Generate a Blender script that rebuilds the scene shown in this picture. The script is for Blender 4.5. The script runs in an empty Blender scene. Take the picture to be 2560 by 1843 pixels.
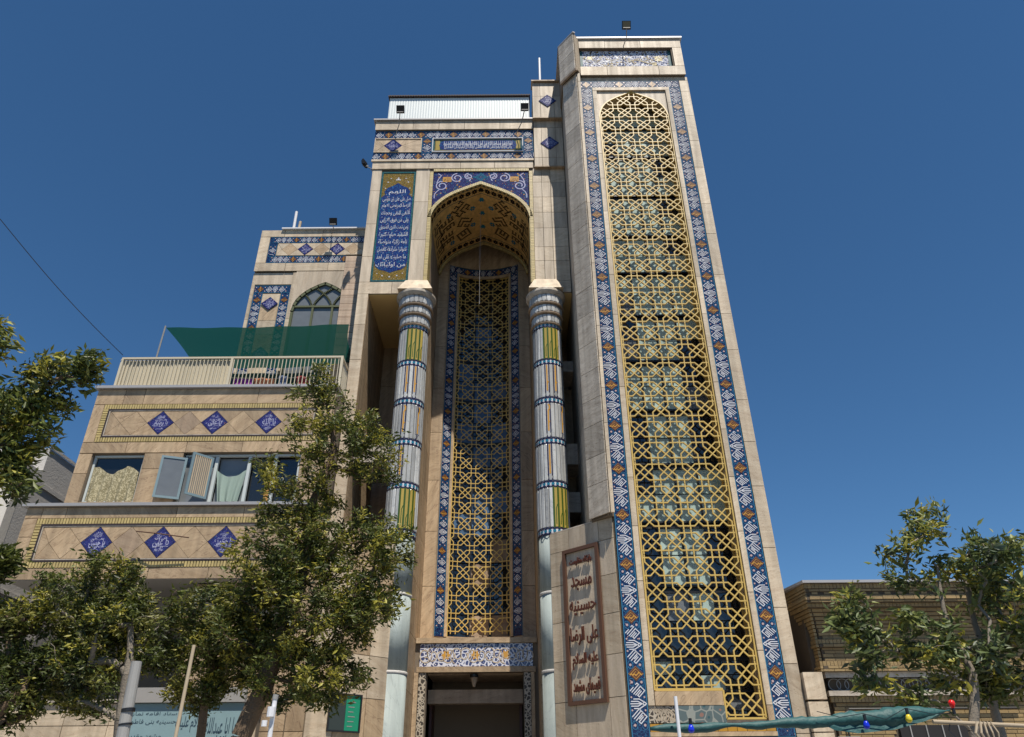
import bpy, math, random
from mathutils import Vector, Matrix
R = math.radians
rnd = random.Random(7)
S = bpy.context.scene
COL = S.collection

# ------------------------------------------------------------------ camera, sky, sun, exposure
cam = bpy.data.cameras.new('camera'); cam.lens = 26.0; cam.sensor_width = 36; cam.clip_end = 2000; cam.clip_start = .05
co = bpy.data.objects.new('camera', cam); COL.objects.link(co); S.camera = co
_t, _r = R(30.2), R(.45)
_ri = Vector((1, 0, 0)); _up = Vector((0, -math.sin(_t), math.cos(_t))); _bk = -Vector((0, math.cos(_t), math.sin(_t)))
_r2 = _ri*math.cos(_r) - _up*math.sin(_r); _u2 = _ri*math.sin(_r) + _up*math.cos(_r)
co.matrix_world = Matrix(((_r2.x, _u2.x, _bk.x, 0), (_r2.y, _u2.y, _bk.y, 0), (_r2.z, _u2.z, _bk.z, 1.6), (0, 0, 0, 1)))

SUN_EL, SUN_AZ = R(64.3), R(19)           # azimuth: from straight behind the camera towards its right
sdir = Vector((math.sin(SUN_AZ)*math.cos(SUN_EL), -math.cos(SUN_AZ)*math.cos(SUN_EL), math.sin(SUN_EL)))
W = bpy.data.worlds.new('World'); S.world = W; W.use_nodes = True
wn = W.node_tree.nodes; wn.clear()
sky = wn.new('ShaderNodeTexSky'); sky.sky_type = 'NISHITA'; sky.sun_disc = False
sky.sun_elevation = SUN_EL; sky.sun_rotation = math.atan2(sdir.x, sdir.y); sky.altitude = 1600; sky.air_density = 1.0; sky.dust_density = .0; sky.ozone_density = 4.5
bg = wn.new('ShaderNodeBackground'); bg.inputs[1].default_value = .083
wo = wn.new('ShaderNodeOutputWorld')
hs_ = wn.new('ShaderNodeHueSaturation'); hs_.inputs['Saturation'].default_value = 1.16; hs_.inputs['Hue'].default_value = .496
W.node_tree.links.new(sky.outputs[0], hs_.inputs['Color']); W.node_tree.links.new(hs_.outputs[0], bg.inputs[0]); W.node_tree.links.new(bg.outputs[0], wo.inputs[0])
sl = bpy.data.lights.new('sun', 'SUN'); sl.energy = 4.9; sl.angle = R(.5); sl.color = (1, .93, .82)
so = bpy.data.objects.new('sun', sl); COL.objects.link(so); so.rotation_euler = sdir.to_track_quat('Z', 'Y').to_euler()
so.location = (10, -20, 40)
S.view_settings.view_transform = 'Standard'; S.view_settings.look = 'None'; S.view_settings.exposure = .38; S.view_settings.gamma = 1
S.view_settings.use_curve_mapping = False
S.cycles.max_bounces = 6; S.cycles.transparent_max_bounces = 12

# ------------------------------------------------------------------ materials
def _m(name):
    m = bpy.data.materials.new(name); m.use_nodes = True
    n = m.node_tree.nodes; b = n['Principled BSDF']
    return m, n, m.node_tree.links, b
def plain(name, c, rough=.6, metal=0, bump=0, bscale=30, var=.12, spec=.5):
    m, n, l, b = _m(name)
    b.inputs['Roughness'].default_value = rough; b.inputs['Metallic'].default_value = metal
    b.inputs['Specular IOR Level'].default_value = spec
    g = n.new('ShaderNodeNewGeometry'); nz = n.new('ShaderNodeTexNoise'); nz.inputs['Scale'].default_value = bscale/6; nz.inputs['Detail'].default_value = 6
    l.new(g.outputs['Position'], nz.inputs['Vector'])
    oi = n.new('ShaderNodeObjectInfo'); at = n.new('ShaderNodeAttribute'); at.attribute_name = 'tint'
    add = n.new('ShaderNodeMath'); add.operation = 'ADD'; l.new(oi.outputs['Random'], add.inputs[0]); l.new(at.outputs['Fac'], add.inputs[1])
    fr = n.new('ShaderNodeMath'); fr.operation = 'FRACT'; l.new(add.outputs[0], fr.inputs[0])
    a2 = n.new('ShaderNodeMath'); a2.operation = 'ADD'; l.new(fr.outputs[0], a2.inputs[0]); l.new(nz.outputs['Fac'], a2.inputs[1])
    mr = n.new('ShaderNodeMapRange'); mr.inputs['From Max'].default_value = 2; mr.inputs['To Min'].default_value = 1-var; mr.inputs['To Max'].default_value = 1+var
    l.new(a2.outputs[0], mr.inputs['Value'])
    mx = n.new('ShaderNodeVectorMath'); mx.operation = 'SCALE'; mx.inputs[0].default_value = c; l.new(mr.outputs[0], mx.inputs['Scale'])
    l.new(mx.outputs[0], b.inputs['Base Color'])
    if bump:
        n2 = n.new('ShaderNodeTexNoise'); n2.inputs['Scale'].default_value = bscale; n2.inputs['Detail'].default_value = 8; l.new(g.outputs['Position'], n2.inputs['Vector'])
        bp = n.new('ShaderNodeBump'); bp.inputs['Strength'].default_value = bump; bp.inputs['Distance'].default_value = .02
        l.new(n2.outputs['Fac'], bp.inputs['Height']); l.new(bp.outputs[0], b.inputs['Normal'])
    return m
def stone(name, c1, c2, cv, vein=.5, rough=.55, stretch=(1.2, 1.2, 7), rotr=.5, spots=.5, bv=(.80, 1.12)):
    """travertine slabs: broad banding whose direction and phase change from slab to slab, pits and veins"""
    m, n, l, b = _m(name)
    b.inputs['Roughness'].default_value = rough
    g = n.new('ShaderNodeNewGeometry'); oi = n.new('ShaderNodeObjectInfo'); at = n.new('ShaderNodeAttribute'); at.attribute_name = 'tint'
    add = n.new('ShaderNodeMath'); add.operation = 'ADD'; l.new(oi.outputs['Random'], add.inputs[0]); l.new(at.outputs['Fac'], add.inputs[1])
    fr = n.new('ShaderNodeMath'); fr.operation = 'FRACT'; l.new(add.outputs[0], fr.inputs[0])
    off = n.new('ShaderNodeMath'); off.operation = 'MULTIPLY'; off.inputs[1].default_value = 137.0; l.new(fr.outputs[0], off.inputs[0])
    pa = n.new('ShaderNodeVectorMath'); pa.operation = 'ADD'; l.new(g.outputs['Position'], pa.inputs[0]); l.new(off.outputs[0], pa.inputs[1])
    ang = n.new('ShaderNodeMapRange'); ang.inputs['To Min'].default_value = -rotr; ang.inputs['To Max'].default_value = rotr; l.new(fr.outputs[0], ang.inputs['Value'])
    vr = n.new('ShaderNodeVectorRotate'); vr.rotation_type = 'Y_AXIS'; l.new(g.outputs['Position'], vr.inputs['Vector']); l.new(ang.outputs[0], vr.inputs['Angle'])
    ad2 = n.new('ShaderNodeVectorMath'); ad2.operation = 'ADD'; l.new(vr.outputs[0], ad2.inputs[0]); l.new(off.outputs[0], ad2.inputs[1])
    sc = n.new('ShaderNodeVectorMath'); sc.operation = 'MULTIPLY'; sc.inputs[1].default_value = stretch; l.new(ad2.outputs[0], sc.inputs[0])
    n1 = n.new('ShaderNodeTexNoise'); n1.inputs['Scale'].default_value = 1.1; n1.inputs['Detail'].default_value = 7; n1.inputs['Roughness'].default_value = .6; n1.inputs['Distortion'].default_value = .6
    l.new(sc.outputs[0], n1.inputs['Vector'])
    r1 = n.new('ShaderNodeValToRGB'); r1.color_ramp.elements[0].position = .32; r1.color_ramp.elements[1].position = .68
    r1.color_ramp.elements[0].color = (*c2, 1); r1.color_ramp.elements[1].color = (*c1, 1); l.new(n1.outputs['Fac'], r1.inputs[0])
    # thin veins
    n2 = n.new('ShaderNodeTexNoise'); n2.inputs['Scale'].default_value = .8; n2.inputs['Detail'].default_value = 5; n2.inputs['Distortion'].default_value = 1.5; l.new(sc.outputs[0], n2.inputs['Vector'])
    r2 = n.new('ShaderNodeValToRGB'); e = r2.color_ramp.elements; e[0].position = .485; e[0].color = (0, 0, 0, 1); e[1].position = .515; e[1].color = (0, 0, 0, 1)
    k = e.new(.5); k.color = (1, 1, 1, 1); l.new(n2.outputs['Fac'], r2.inputs[0])
    vm = n.new('ShaderNodeMath'); vm.operation = 'MULTIPLY'; vm.inputs[1].default_value = vein; l.new(r2.outputs[0], vm.inputs[0])
    mx = n.new('ShaderNodeMix'); mx.data_type = 'RGBA'; l.new(vm.outputs[0], mx.inputs['Factor']); l.new(r1.outputs[0], mx.inputs['A']); mx.inputs['B'].default_value = (*cv, 1)
    # pits
    n3 = n.new('ShaderNodeTexNoise'); n3.inputs['Scale'].default_value = 22; n3.inputs['Detail'].default_value = 3; l.new(pa.outputs[0], n3.inputs['Vector'])
    r3 = n.new('ShaderNodeMapRange'); r3.inputs['From Min'].default_value = .66; r3.inputs['From Max'].default_value = .74; r3.inputs['To Max'].default_value = spots; l.new(n3.outputs['Fac'], r3.inputs['Value'])
    mx2 = n.new('ShaderNodeMix'); mx2.data_type = 'RGBA'; l.new(r3.outputs[0], mx2.inputs['Factor']); l.new(mx.outputs['Result'], mx2.inputs['A']); mx2.inputs['B'].default_value = (cv[0]*.6, cv[1]*.55, cv[2]*.5, 1)
    # rain streaks and grime, large scale in world space
    st = n.new('ShaderNodeVectorMath'); st.operation = 'MULTIPLY'; st.inputs[1].default_value = (5, 5, .35); l.new(g.outputs['Position'], st.inputs[0])
    n4 = n.new('ShaderNodeTexNoise'); n4.inputs['Scale'].default_value = 1.3; n4.inputs['Detail'].default_value = 6; l.new(st.outputs[0], n4.inputs['Vector'])
    r4 = n.new('ShaderNodeMapRange'); r4.inputs['From Min'].default_value = .35; r4.inputs['From Max'].default_value = .7; r4.inputs['To Min'].default_value = 1.06; r4.inputs['To Max'].default_value = .72; l.new(n4.outputs['Fac'], r4.inputs['Value'])
    br = n.new('ShaderNodeMapRange'); br.inputs['To Min'].default_value = bv[0]; br.inputs['To Max'].default_value = bv[1]; l.new(fr.outputs[0], br.inputs['Value'])
    pm = n.new('ShaderNodeMath'); pm.operation = 'MULTIPLY'; l.new(r4.outputs[0], pm.inputs[0]); l.new(br.outputs[0], pm.inputs[1])
    fs = n.new('ShaderNodeVectorMath'); fs.operation = 'SCALE'; l.new(mx2.outputs['Result'], fs.inputs[0]); l.new(pm.outputs[0], fs.inputs['Scale'])
    l.new(fs.outputs[0], b.inputs['Base Color'])
    rv_ = n.new('ShaderNodeMapRange'); rv_.inputs['To Min'].default_value = rough-.1; rv_.inputs['To Max'].default_value = rough+.2; l.new(n4.outputs['Fac'], rv_.inputs['Value']); l.new(rv_.outputs[0], b.inputs['Roughness'])
    bp = n.new('ShaderNodeBump'); bp.inputs['Strength'].default_value = .25; bp.inputs['Distance'].default_value = .01; l.new(n3.outputs['Fac'], bp.inputs['Height']); l.new(bp.outputs[0], b.inputs['Normal'])
    return m
def floral(name, base, cols, scale=22, rough=.18, w=.045):
    """glazed tile ground crowded with small scrolls and flowers"""
    m, n, l, b = _m(name); b.inputs['Roughness'].default_value = rough
    g = n.new('ShaderNodeNewGeometry')
    nz = n.new('ShaderNodeTexNoise'); nz.inputs['Scale'].default_value = scale*.5; l.new(g.outputs['Position'], nz.inputs['Vector'])
    mxv = n.new('ShaderNodeMix'); mxv.data_type = 'RGBA'; mxv.inputs['Factor'].default_value = .06; l.new(g.outputs['Position'], mxv.inputs['A']); l.new(nz.outputs['Color'], mxv.inputs['B'])
    v1 = n.new('ShaderNodeTexVoronoi'); v1.feature = 'DISTANCE_TO_EDGE'; v1.inputs['Scale'].default_value = scale; l.new(mxv.outputs['Result'], v1.inputs['Vector'])
    t1 = n.new('ShaderNodeMath'); t1.operation = 'LESS_THAN'; t1.inputs[1].default_value = w; l.new(v1.outputs['Distance'], t1.inputs[0])
    v2 = n.new('ShaderNodeTexVoronoi'); v2.inputs['Scale'].default_value = scale; l.new(mxv.outputs['Result'], v2.inputs['Vector'])
    t2 = n.new('ShaderNodeMath'); t2.operation = 'LESS_THAN'; t2.inputs[1].default_value = .2; l.new(v2.outputs['Distance'], t2.inputs[0])
    rp = n.new('ShaderNodeValToRGB'); rp.color_ramp.interpolation = 'CONSTANT'; e = rp.color_ramp.elements
    e[0].color = (*cols[1], 1); e[0].position = 0; e[1].position = .5; e[1].color = (*cols[2], 1); k = e.new(.75); k.color = (*cols[3], 1)
    sp = n.new('ShaderNodeSeparateColor'); l.new(v2.outputs['Color'], sp.inputs[0]); l.new(sp.outputs[0], rp.inputs[0])
    a = n.new('ShaderNodeMix'); a.data_type = 'RGBA'; a.inputs['A'].default_value = (*base, 1); a.inputs['B'].default_value = (*cols[0], 1); l.new(t1.outputs[0], a.inputs['Factor'])
    c = n.new('ShaderNodeMix'); c.data_type = 'RGBA'; l.new(a.outputs['Result'], c.inputs['A']); l.new(rp.outputs[0], c.inputs['B']); l.new(t2.outputs[0], c.inputs['Factor'])
    l.new(c.outputs['Result'], b.inputs['Base Color'])
    return m
M = {}
M['stone'] = stone('travertine', (.61, .505, .37), (.48, .375, .26), (.33, .23, .15), vein=.55)
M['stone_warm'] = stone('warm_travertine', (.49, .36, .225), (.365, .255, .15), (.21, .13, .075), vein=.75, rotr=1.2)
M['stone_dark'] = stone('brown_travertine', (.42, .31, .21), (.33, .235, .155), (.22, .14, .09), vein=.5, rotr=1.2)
M['stone_tall'] = stone('vertical_grain_travertine', (.57, .475, .36), (.45, .36, .26), (.34, .26, .19), vein=.35, stretch=(7, 7, 1.0), rotr=.25)
M['stone_grey'] = stone('grey_travertine', (.60, .53, .44), (.44, .375, .30), (.27, .21, .16), vein=.85, stretch=(1.8, 1.8, 8), rotr=.45)
M['stone_pink'] = stone('pink_travertine', (.56, .43, .32), (.45, .32, .225), (.33, .20, .13), vein=.5, stretch=(.6, .6, 16), rotr=.06)
M['grout'] = plain('grout', (.16, .125, .09), .9)
M['soffit'] = plain('cream_soffit_paint', (.70, .50, .22), .7, var=.08)
M['concrete'] = plain('concrete', (.50, .475, .445), .9, bump=.4, bscale=25, var=.2)
M['render'] = plain('pale_render', (.60, .56, .50), .9, bump=.2, bscale=20, var=.12)
M['asphalt'] = plain('asphalt', (.05, .05, .05), .95, bump=.4, bscale=90)
M['paving'] = plain('paving', (.30, .28, .25), .9, bump=.3, bscale=40)
M['marble'] = stone('white_marble', (.53, .53, .515), (.40, .405, .40), (.22, .23, .25), vein=.5, rough=.3, stretch=(3, 3, 1.2), rotr=1.0, spots=.15, bv=(.68, 1.2))
M['marble_low'] = stone('pale_green_marble', (.33, .375, .36), (.27, .31, .30), (.19, .22, .215), vein=.5, rough=.7, stretch=(3, 3, .8), rotr=.8, spots=.1)
M['joint'] = plain('dark_joint', (.14, .14, .135), .7)
M['brick'] = plain('yellow_brick', (.44, .34, .14), .45, bump=.2, bscale=60, var=.3)
M['brick_dark'] = plain('ochre_brick', (.27, .185, .08), .6, bump=.3, bscale=60, var=.35)
M['mortar'] = plain('dark_mortar', (.085, .065, .045), .95)
M['line_dark'] = plain('dark_brown_trim', (.035, .022, .02), .5)
M['trim_grey'] = plain('grey_metal_coping', (.36, .35, .35), .45, .2)
M['trim_white'] = plain('white_metal_coping', (.70, .70, .72), .4)
M['navy'] = floral('navy_tile', (.008, .012, .06), [(.018, .07, .16), (.02, .12, .25), (.38, .24, .2), (.015, .03, .12)], 16, w=.05)
M['navy_dim'] = floral('navy_violet_tile', (.022, .02, .12), [(.06, .06, .22), (.03, .09, .25), (.3, .27, .42), (.02, .02, .12)], 34)
M['navy_calli'] = floral('deep_blue_tile', (.012, .018, .11), [(.03, .12, .30), (.10, .02, .06), (.02, .2, .32), (.02, .03, .2)], 18)
M['violet'] = floral('violet_spandrel_tile', (.022, .018, .080), [(.05, .08, .24), (.42, .2, .1), (.04, .25, .42), (.2, .3, .35)], 15, w=.03)
M['olive'] = floral('olive_gold_tile', (.11, .08, .012), [(.30, .19, .03), (.5, .42, .3), (.03, .16, .18), (.22, .05, .03)], 22, w=.07)
M['teal_edge'] = floral('teal_edge_tile', (.015, .075, .08), [(.04, .16, .17), (.2, .36, .34), (.02, .08, .1), (.25, .3, .2)], 30)
M['mosaic'] = floral('busy_mosaic', (.06, .07, .16), [(.62, .62, .68), (.75, .73, .70), (.48, .36, .28), (.20, .22, .36)], 11, w=.12, rough=.12)
M['relief'] = floral('grey_green_relief', (.10, .13, .13), [(.26, .27, .24), (.04, .09, .10), (.25, .14, .11), (.02, .03, .06)], 6, w=.06)
M['arabesque'] = floral('carved_arabesque', (.045, .035, .025), [(.42, .36, .28), (.45, .39, .30), (.05, .035, .03), (.38, .33, .26)], 13, w=.13, rough=.5)
M['gold_tile'] = plain('gold_tile', (.52, .27, .045), .25, var=.15)
M['gold_dark'] = plain('dark_gold_tile', (.12, .04, .02), .3)
M['white_tile'] = plain('white_glaze', (.60, .60, .63), .2, var=.06)
M['lilac_tile'] = plain('lilac_white_glaze', (.40, .40, .56), .25, var=.1)
M['cyan'] = plain('light_blue_glaze', (.035, .16, .28), .2, var=.15)
M['turq'] = plain('turquoise_glaze', (.02, .17, .26), .2, var=.2)
M['teal_line'] = plain('teal_glaze', (.02, .10, .12), .25)
M['green_tile'] = plain('green_glaze', (.045, .085, .012), .25)
M['olive_gold'] = plain('olive_gold_glaze', (.38, .28, .06), .22, var=.25)
M['blackish'] = plain('black_glaze', (.004, .003, .006), .6, spec=.2)
M['navy_line'] = plain('navy_glaze', (.015, .012, .05), .25)
M['pink_dot'] = plain('pink_glaze', (.5, .36, .34), .3)
M['vault_brick'] = plain('vault_brick', (.62, .38, .13), .55, bump=.15, bscale=40, var=.32)
M['lattice'] = plain('yellow_painted_steel', (.53, .365, .10), .42, var=.12)
M['olive_paint'] = plain('olive_window_paint', (.085, .095, .035), .5)
M['alu'] = plain('white_aluminium', (.50, .54, .53), .4)
M['bluegrey'] = plain('blue_grey_frame', (.16, .23, .26), .45)
M['rail'] = plain('cream_rail_paint', (.52, .46, .34), .5)
M['rust'] = plain('rust_brown_frame', (.10, .045, .025), .6)
M['letters'] = plain('red_brown_letters', (.095, .028, .016), .5, .2)
M['wood'] = plain('orange_wood', (.40, .20, .05), .6)
M['wood_pale'] = plain('pale_wood', (.40, .32, .22), .8, var=.25)
M['black'] = plain('black_plastic', (.012, .012, .014), .4)
M['steel'] = plain('galvanised_steel', (.27, .265, .255), .6, .0, var=.25)
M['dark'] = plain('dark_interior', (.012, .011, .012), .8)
M['redwood'] = plain('dark_red_door', (.06, .018, .016), .5)
M['white_sheet'] = plain('white_metal_sheet', (.63, .68, .68), .5, var=.1)
M['roof_edge'] = plain('rusty_roof_edge', (.05, .035, .035), .8)
M['plaster_grey'] = plain('grey_plaster_soffit', (.28, .27, .26), .9)
M['purple'] = plain('purple_cloth', (.25, .03, .30), .9)
M['orange'] = plain('orange_cloth', (.62, .22, .10), .9)
M['redc'] = plain('red_cloth', (.28, .04, .04), .9)
M['bluec'] = plain('blue_grey_cloth', (.12, .16, .26), .9)
M['bulb_red'] = plain('red_bulb', (.75, .015, .015), .2)
M['bulb_blue'] = plain('blue_bulb', (.01, .03, .55), .2)
M['bulb_yellow'] = plain('yellow_bulb', (.62, .5, .03), .2)
M['banner'] = plain('pale_blue_banner', (.22, .33, .36), .5)
M['banner_ink'] = plain('dark_blue_ink', (.02, .05, .08), .6)
M['green_board'] = plain('green_board', (.01, .22, .12), .4)
M['dark_board'] = plain('dark_poster', (.035, .045, .04), .35)
M['tube'] = plain('teal_tarpaulin', (.014, .075, .075), .6, bump=1.0, bscale=9, var=.4)
M['bark'] = plain('bark', (.14, .095, .06), .95, bump=.8, bscale=40, var=.35)
M['bark_grey'] = plain('grey_bark', (.20, .17, .135), .9, bump=.6, bscale=40, var=.3)
M['gold_glass'] = plain('amber_tile', (.42, .22, .03), .2, var=.4)
def glass(name, c, rough=.04, spec=.8):
    m, n, l, b = _m(name); b.inputs['Base Color'].default_value = (*c, 1); b.inputs['Roughness'].default_value = rough; b.inputs['Specular IOR Level'].default_value = spec
    g = n.new('ShaderNodeNewGeometry'); nz = n.new('ShaderNodeTexNoise'); nz.inputs['Scale'].default_value = 1.5; l.new(g.outputs['Position'], nz.inputs['Vector'])
    bp = n.new('ShaderNodeBump'); bp.inputs['Strength'].default_value = .08; l.new(nz.outputs['Fac'], bp.inputs['Height']); l.new(bp.outputs[0], b.inputs['Normal'])
    return m
M['glass_dark'] = glass('dark_glass', (.012, .014, .016))
M['glass_pale'] = plain('frosted_pane', (.36, .47, .44), .25, var=.3)
M['glass_grey'] = plain('grey_pane', (.15, .165, .18), .15, var=.35)
M['glass_painted_reflection'] = plain('painted_blue_reflection_pane', (.09, .16, .28), .12, var=.4)  # blue reflection painted into the pane's own colour
def cloth(name, c, alpha=1.0, trans=.3, scale=300):
    m, n, l, b = _m(name); out = n['Material Output']
    b.inputs['Base Color'].default_value = (*c, 1); b.inputs['Roughness'].default_value = .9
    tr = n.new('ShaderNodeBsdfTranslucent'); tr.inputs[0].default_value = (*c, 1)
    mx = n.new('ShaderNodeMixShader'); mx.inputs[0].default_value = trans; l.new(b.outputs[0], mx.inputs[1]); l.new(tr.outputs[0], mx.inputs[2])
    if alpha < 1:
        tp = n.new('ShaderNodeBsdfTransparent'); m2 = n.new('ShaderNodeMixShader'); m2.inputs[0].default_value = alpha
        l.new(tp.outputs[0], m2.inputs[1]); l.new(mx.outputs[0], m2.inputs[2]); l.new(m2.outputs[0], out.inputs[0])
    else: l.new(mx.outputs[0], out.inputs[0])
    return m
M['net'] = cloth('green_shade_net', (.006, .075, .062), .94, .35)
M['curtain'] = cloth('ivory_lace_curtain', (.62, .55, .36), 1, .3)
def lace(m, dark):
    n, l = m.node_tree.nodes, m.node_tree.links; g = n.new('ShaderNodeNewGeometry'); v = n.new('ShaderNodeTexVoronoi'); v.inputs['Scale'].default_value = 34; l.new(g.outputs['Position'], v.inputs['Vector'])
    nz = n.new('ShaderNodeTexNoise'); nz.inputs['Scale'].default_value = 11; nz.inputs['Detail'].default_value = 6; l.new(g.outputs['Position'], nz.inputs['Vector'])
    ml = n.new('ShaderNodeMath'); ml.operation = 'MULTIPLY'; l.new(v.outputs['Distance'], ml.inputs[0]); l.new(nz.outputs['Fac'], ml.inputs[1])
    r = n.new('ShaderNodeValToRGB'); r.color_ramp.elements[0].position = .14; r.color_ramp.elements[1].position = .30; r.color_ramp.elements[0].color = (.72, .64, .42, 1); r.color_ramp.elements[1].color = (*dark, 1)
    l.new(ml.outputs[0], r.inputs[0]); b = n['Principled BSDF']; l.new(r.outputs[0], b.inputs['Base Color'])
lace(M['curtain'], (.30, .26, .15))
M['curtain_green'] = cloth('pale_green_curtain', (.36, .46, .40), 1, .3)
def leafmat(name, rough=.5):
    m, n, l, b = _m(name); out = n['Material Output']
    at = n.new('ShaderNodeAttribute'); at.attribute_name = 'leafcol'
    l.new(at.outputs['Color'], b.inputs['Base Color']); b.inputs['Roughness'].default_value = rough
    tr = n.new('ShaderNodeBsdfTranslucent'); l.new(at.outputs['Color'], tr.inputs[0])
    mx = n.new('ShaderNodeMixShader'); mx.inputs[0].default_value = .35; l.new(b.outputs[0], mx.inputs[1]); l.new(tr.outputs[0], mx.inputs[2]); l.new(mx.outputs[0], out.inputs[0])
    return m
M['leaf'] = leafmat('leaves')

# ------------------------------------------------------------------ object helpers
LABELS = []
def thing(name, label, cat, loc=(0, 0, 0), group=None):
    o = bpy.data.objects.new(name, None); COL.objects.link(o); o.location = loc; o.empty_display_size = .2
    o['label'] = label; o['category'] = cat
    if group: o['group'] = group
    return o
def tag(o, label, cat, group=None):
    o['label'] = label; o['category'] = cat
    if group: o['group'] = group
    return o
def wl(o):
    v = Vector((0, 0, 0))
    while o is not None: v += o.location; o = o.parent
    return v
class Pl:
    """a plane: origin, U and V axes; offset runs along U x V (towards the viewer)"""
    def __init__(s, O, U, V=(0, 0, 1)):
        s.O = Vector(O); s.U = Vector(U).normalized(); s.V = Vector(V).normalized(); s.N = s.U.cross(s.V)
    def __call__(s, u, v, o=0): return s.O + s.U*u + s.V*v + s.N*o
def face(y): return Pl((0, y, 0), (1, 0, 0))      # facade plane facing the street: u = X, v = Z
class Cyl:
    """concave (sign=-1) or convex (sign=1) vertical cylinder; u = arc length from the line nearest/farthest to the street"""
    def __init__(s, cx, cy, r, sign=1): s.c = (cx, cy); s.r = r; s.s = sign
    def __call__(s, u, v, o=0):
        if s.s > 0:
            a = u/s.r; rr = s.r+o; return Vector((s.c[0]+rr*math.sin(a), s.c[1]-rr*math.cos(a), v))
        a = u/s.r; rr = s.r-o; return Vector((s.c[0]+rr*math.sin(a), s.c[1]+rr*math.cos(a), v))
class MB:
    def __init__(s): s.v = []; s.f = []; s.t = []; s.ct = 0
    def tint(s, t=None): s.ct = rnd.random() if t is None else t; return s
    def add(s, vs, fs):
        b = len(s.v); s.v += [tuple(p) for p in vs]; s.f += [tuple(b+i for i in f) for f in fs]; s.t += [s.ct]*len(fs); return s
    def box(s, x0, y0, z0, x1, y1, z1):
        if x1 < x0: x0, x1 = x1, x0
        if y1 < y0: y0, y1 = y1, y0
        if z1 < z0: z0, z1 = z1, z0
        return s.add([(x0, y0, z0), (x1, y0, z0), (x1, y1, z0), (x0, y1, z0), (x0, y0, z1), (x1, y0, z1), (x1, y1, z1), (x0, y1, z1)],
                     [(0, 3, 2, 1), (4, 5, 6, 7), (0, 1, 5, 4), (1, 2, 6, 5), (2, 3, 7, 6), (3, 0, 4, 7)])
    def prism(s, sf, pts, o0, o1):
        """polygon (u,v) on a surface, pushed from offset o0 to o1 (front)"""
        n = len(pts); a = [sf(u, v, o0) for u, v in pts]; b = [sf(u, v, o1) for u, v in pts]
        return s.add(a+b, [tuple(range(n, 2*n)), tuple(range(n-1, -1, -1))] + [(i, (i+1) % n, n+(i+1) % n, n+i) for i in range(n)])
    def rect(s, sf, u0, v0, u1, v1, o0, o1): return s.prism(sf, [(u0, v0), (u1, v0), (u1, v1), (u0, v1)], o0, o1)
    def plan(s, pts, z0, z1):
        """vertical prism from a plan polygon (x,y), counter-clockwise seen from above"""
        n = len(pts)
        return s.add([(x, y, z0) for x, y in pts]+[(x, y, z1) for x, y in pts],
                     [tuple(range(n-1, -1, -1)), tuple(range(n, 2*n))] + [(i, (i+1) % n, n+(i+1) % n, n+i) for i in range(n)])
    def flat(s, sf, pts, o): return s.add([sf(u, v, o) for u, v in pts], [tuple(range(len(pts)))])
    def ribbon(s, sf, pts, w, o, step=None, closed=False):
        if closed: pts = list(pts)+[pts[0]]
        if step:
            q = [pts[0]]
            for a, b in zip(pts, pts[1:]):
                k = max(1, int(math.hypot(b[0]-a[0], b[1]-a[1])/step))
                q += [(a[0]+(b[0]-a[0])*i/k, a[1]+(b[1]-a[1])*i/k) for i in range(1, k+1)]
            pts = q
        L = []; Rr = []
        n = len(pts)
        for i, p in enumerate(pts):
            a = pts[max(i-1, 0)]; b = pts[min(i+1, n-1)]
            if closed and i in (0, n-1): a = pts[-2]; b = pts[1]
            d0 = Vector((p[0]-a[0], p[1]-a[1])); d1 = Vector((b[0]-p[0], b[1]-p[1]))
            if d0.length < 1e-9: d0 = d1
            if d1.length < 1e-9: d1 = d0
            d0.normalize(); d1.normalize(); t = d0+d1
            if t.length < 1e-6: t = d0
            t.normalize(); nn = Vector((-t.y, t.x)); c = max(.45, nn.dot(Vector((-d0.y, d0.x)))); h = w/2/c
            L.append(sf(p[0]+nn.x*h, p[1]+nn.y*h, o)); Rr.append(sf(p[0]-nn.x*h, p[1]-nn.y*h, o))
        return s.add(L+Rr, [(n+i, n+i+1, i+1, i) for i in range(n-1)])
    def bar(s, a, b, w, h=None, up=(0, 0, 1)):
        a = Vector(a); b = Vector(b); d = (b-a).normalized(); h = h or w
        x = d.cross(Vector(up));
        if x.length < 1e-4: x = d.cross(Vector((0, 1, 0)))
        x.normalize(); y = x.cross(d)
        c = [(-1, -1), (1, -1), (1, 1), (-1, 1)]
        vs = [a+x*i*w/2+y*j*h/2 for i, j in c]+[b+x*i*w/2+y*j*h/2 for i, j in c]
        return s.add(vs, [(0, 1, 2, 3), (7, 6, 5, 4), (0, 4, 5, 1), (1, 5, 6, 2), (2, 6, 7, 3), (3, 7, 4, 0)])
    def tube(s, pts, rad, n=8, cap=True):
        pts = [Vector(p) for p in pts]; m = len(pts)
        if not hasattr(rad, '__len__'): rad = [rad]*m
        b = len(s.v); ref = None
        for i, p in enumerate(pts):
            d = (pts[min(i+1, m-1)]-pts[max(i-1, 0)])
            if d.length < 1e-9: d = Vector((0, 0, 1))
            d.normalize()
            if ref is None:
                ref = d.orthogonal().normalized()
            x = (ref-d*ref.dot(d)); x = x.normalized() if x.length > 1e-6 else d.orthogonal().normalized(); ref = x
            y = d.cross(x)
            for k in range(n):
                a = 2*math.pi*k/n; s.v.append(tuple(p+(x*math.cos(a)+y*math.sin(a))*rad[i]))
        for i in range(m-1):
            for k in range(n):
                s.f.append((b+i*n+k, b+i*n+(k+1) % n, b+(i+1)*n+(k+1) % n, b+(i+1)*n+k)); s.t.append(s.ct)
        if cap:
            s.f.append(tuple(b+k for k in range(n-1, -1, -1))); s.f.append(tuple(b+(m-1)*n+k for k in range(n))); s.t += [s.ct]*2
        return s
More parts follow.
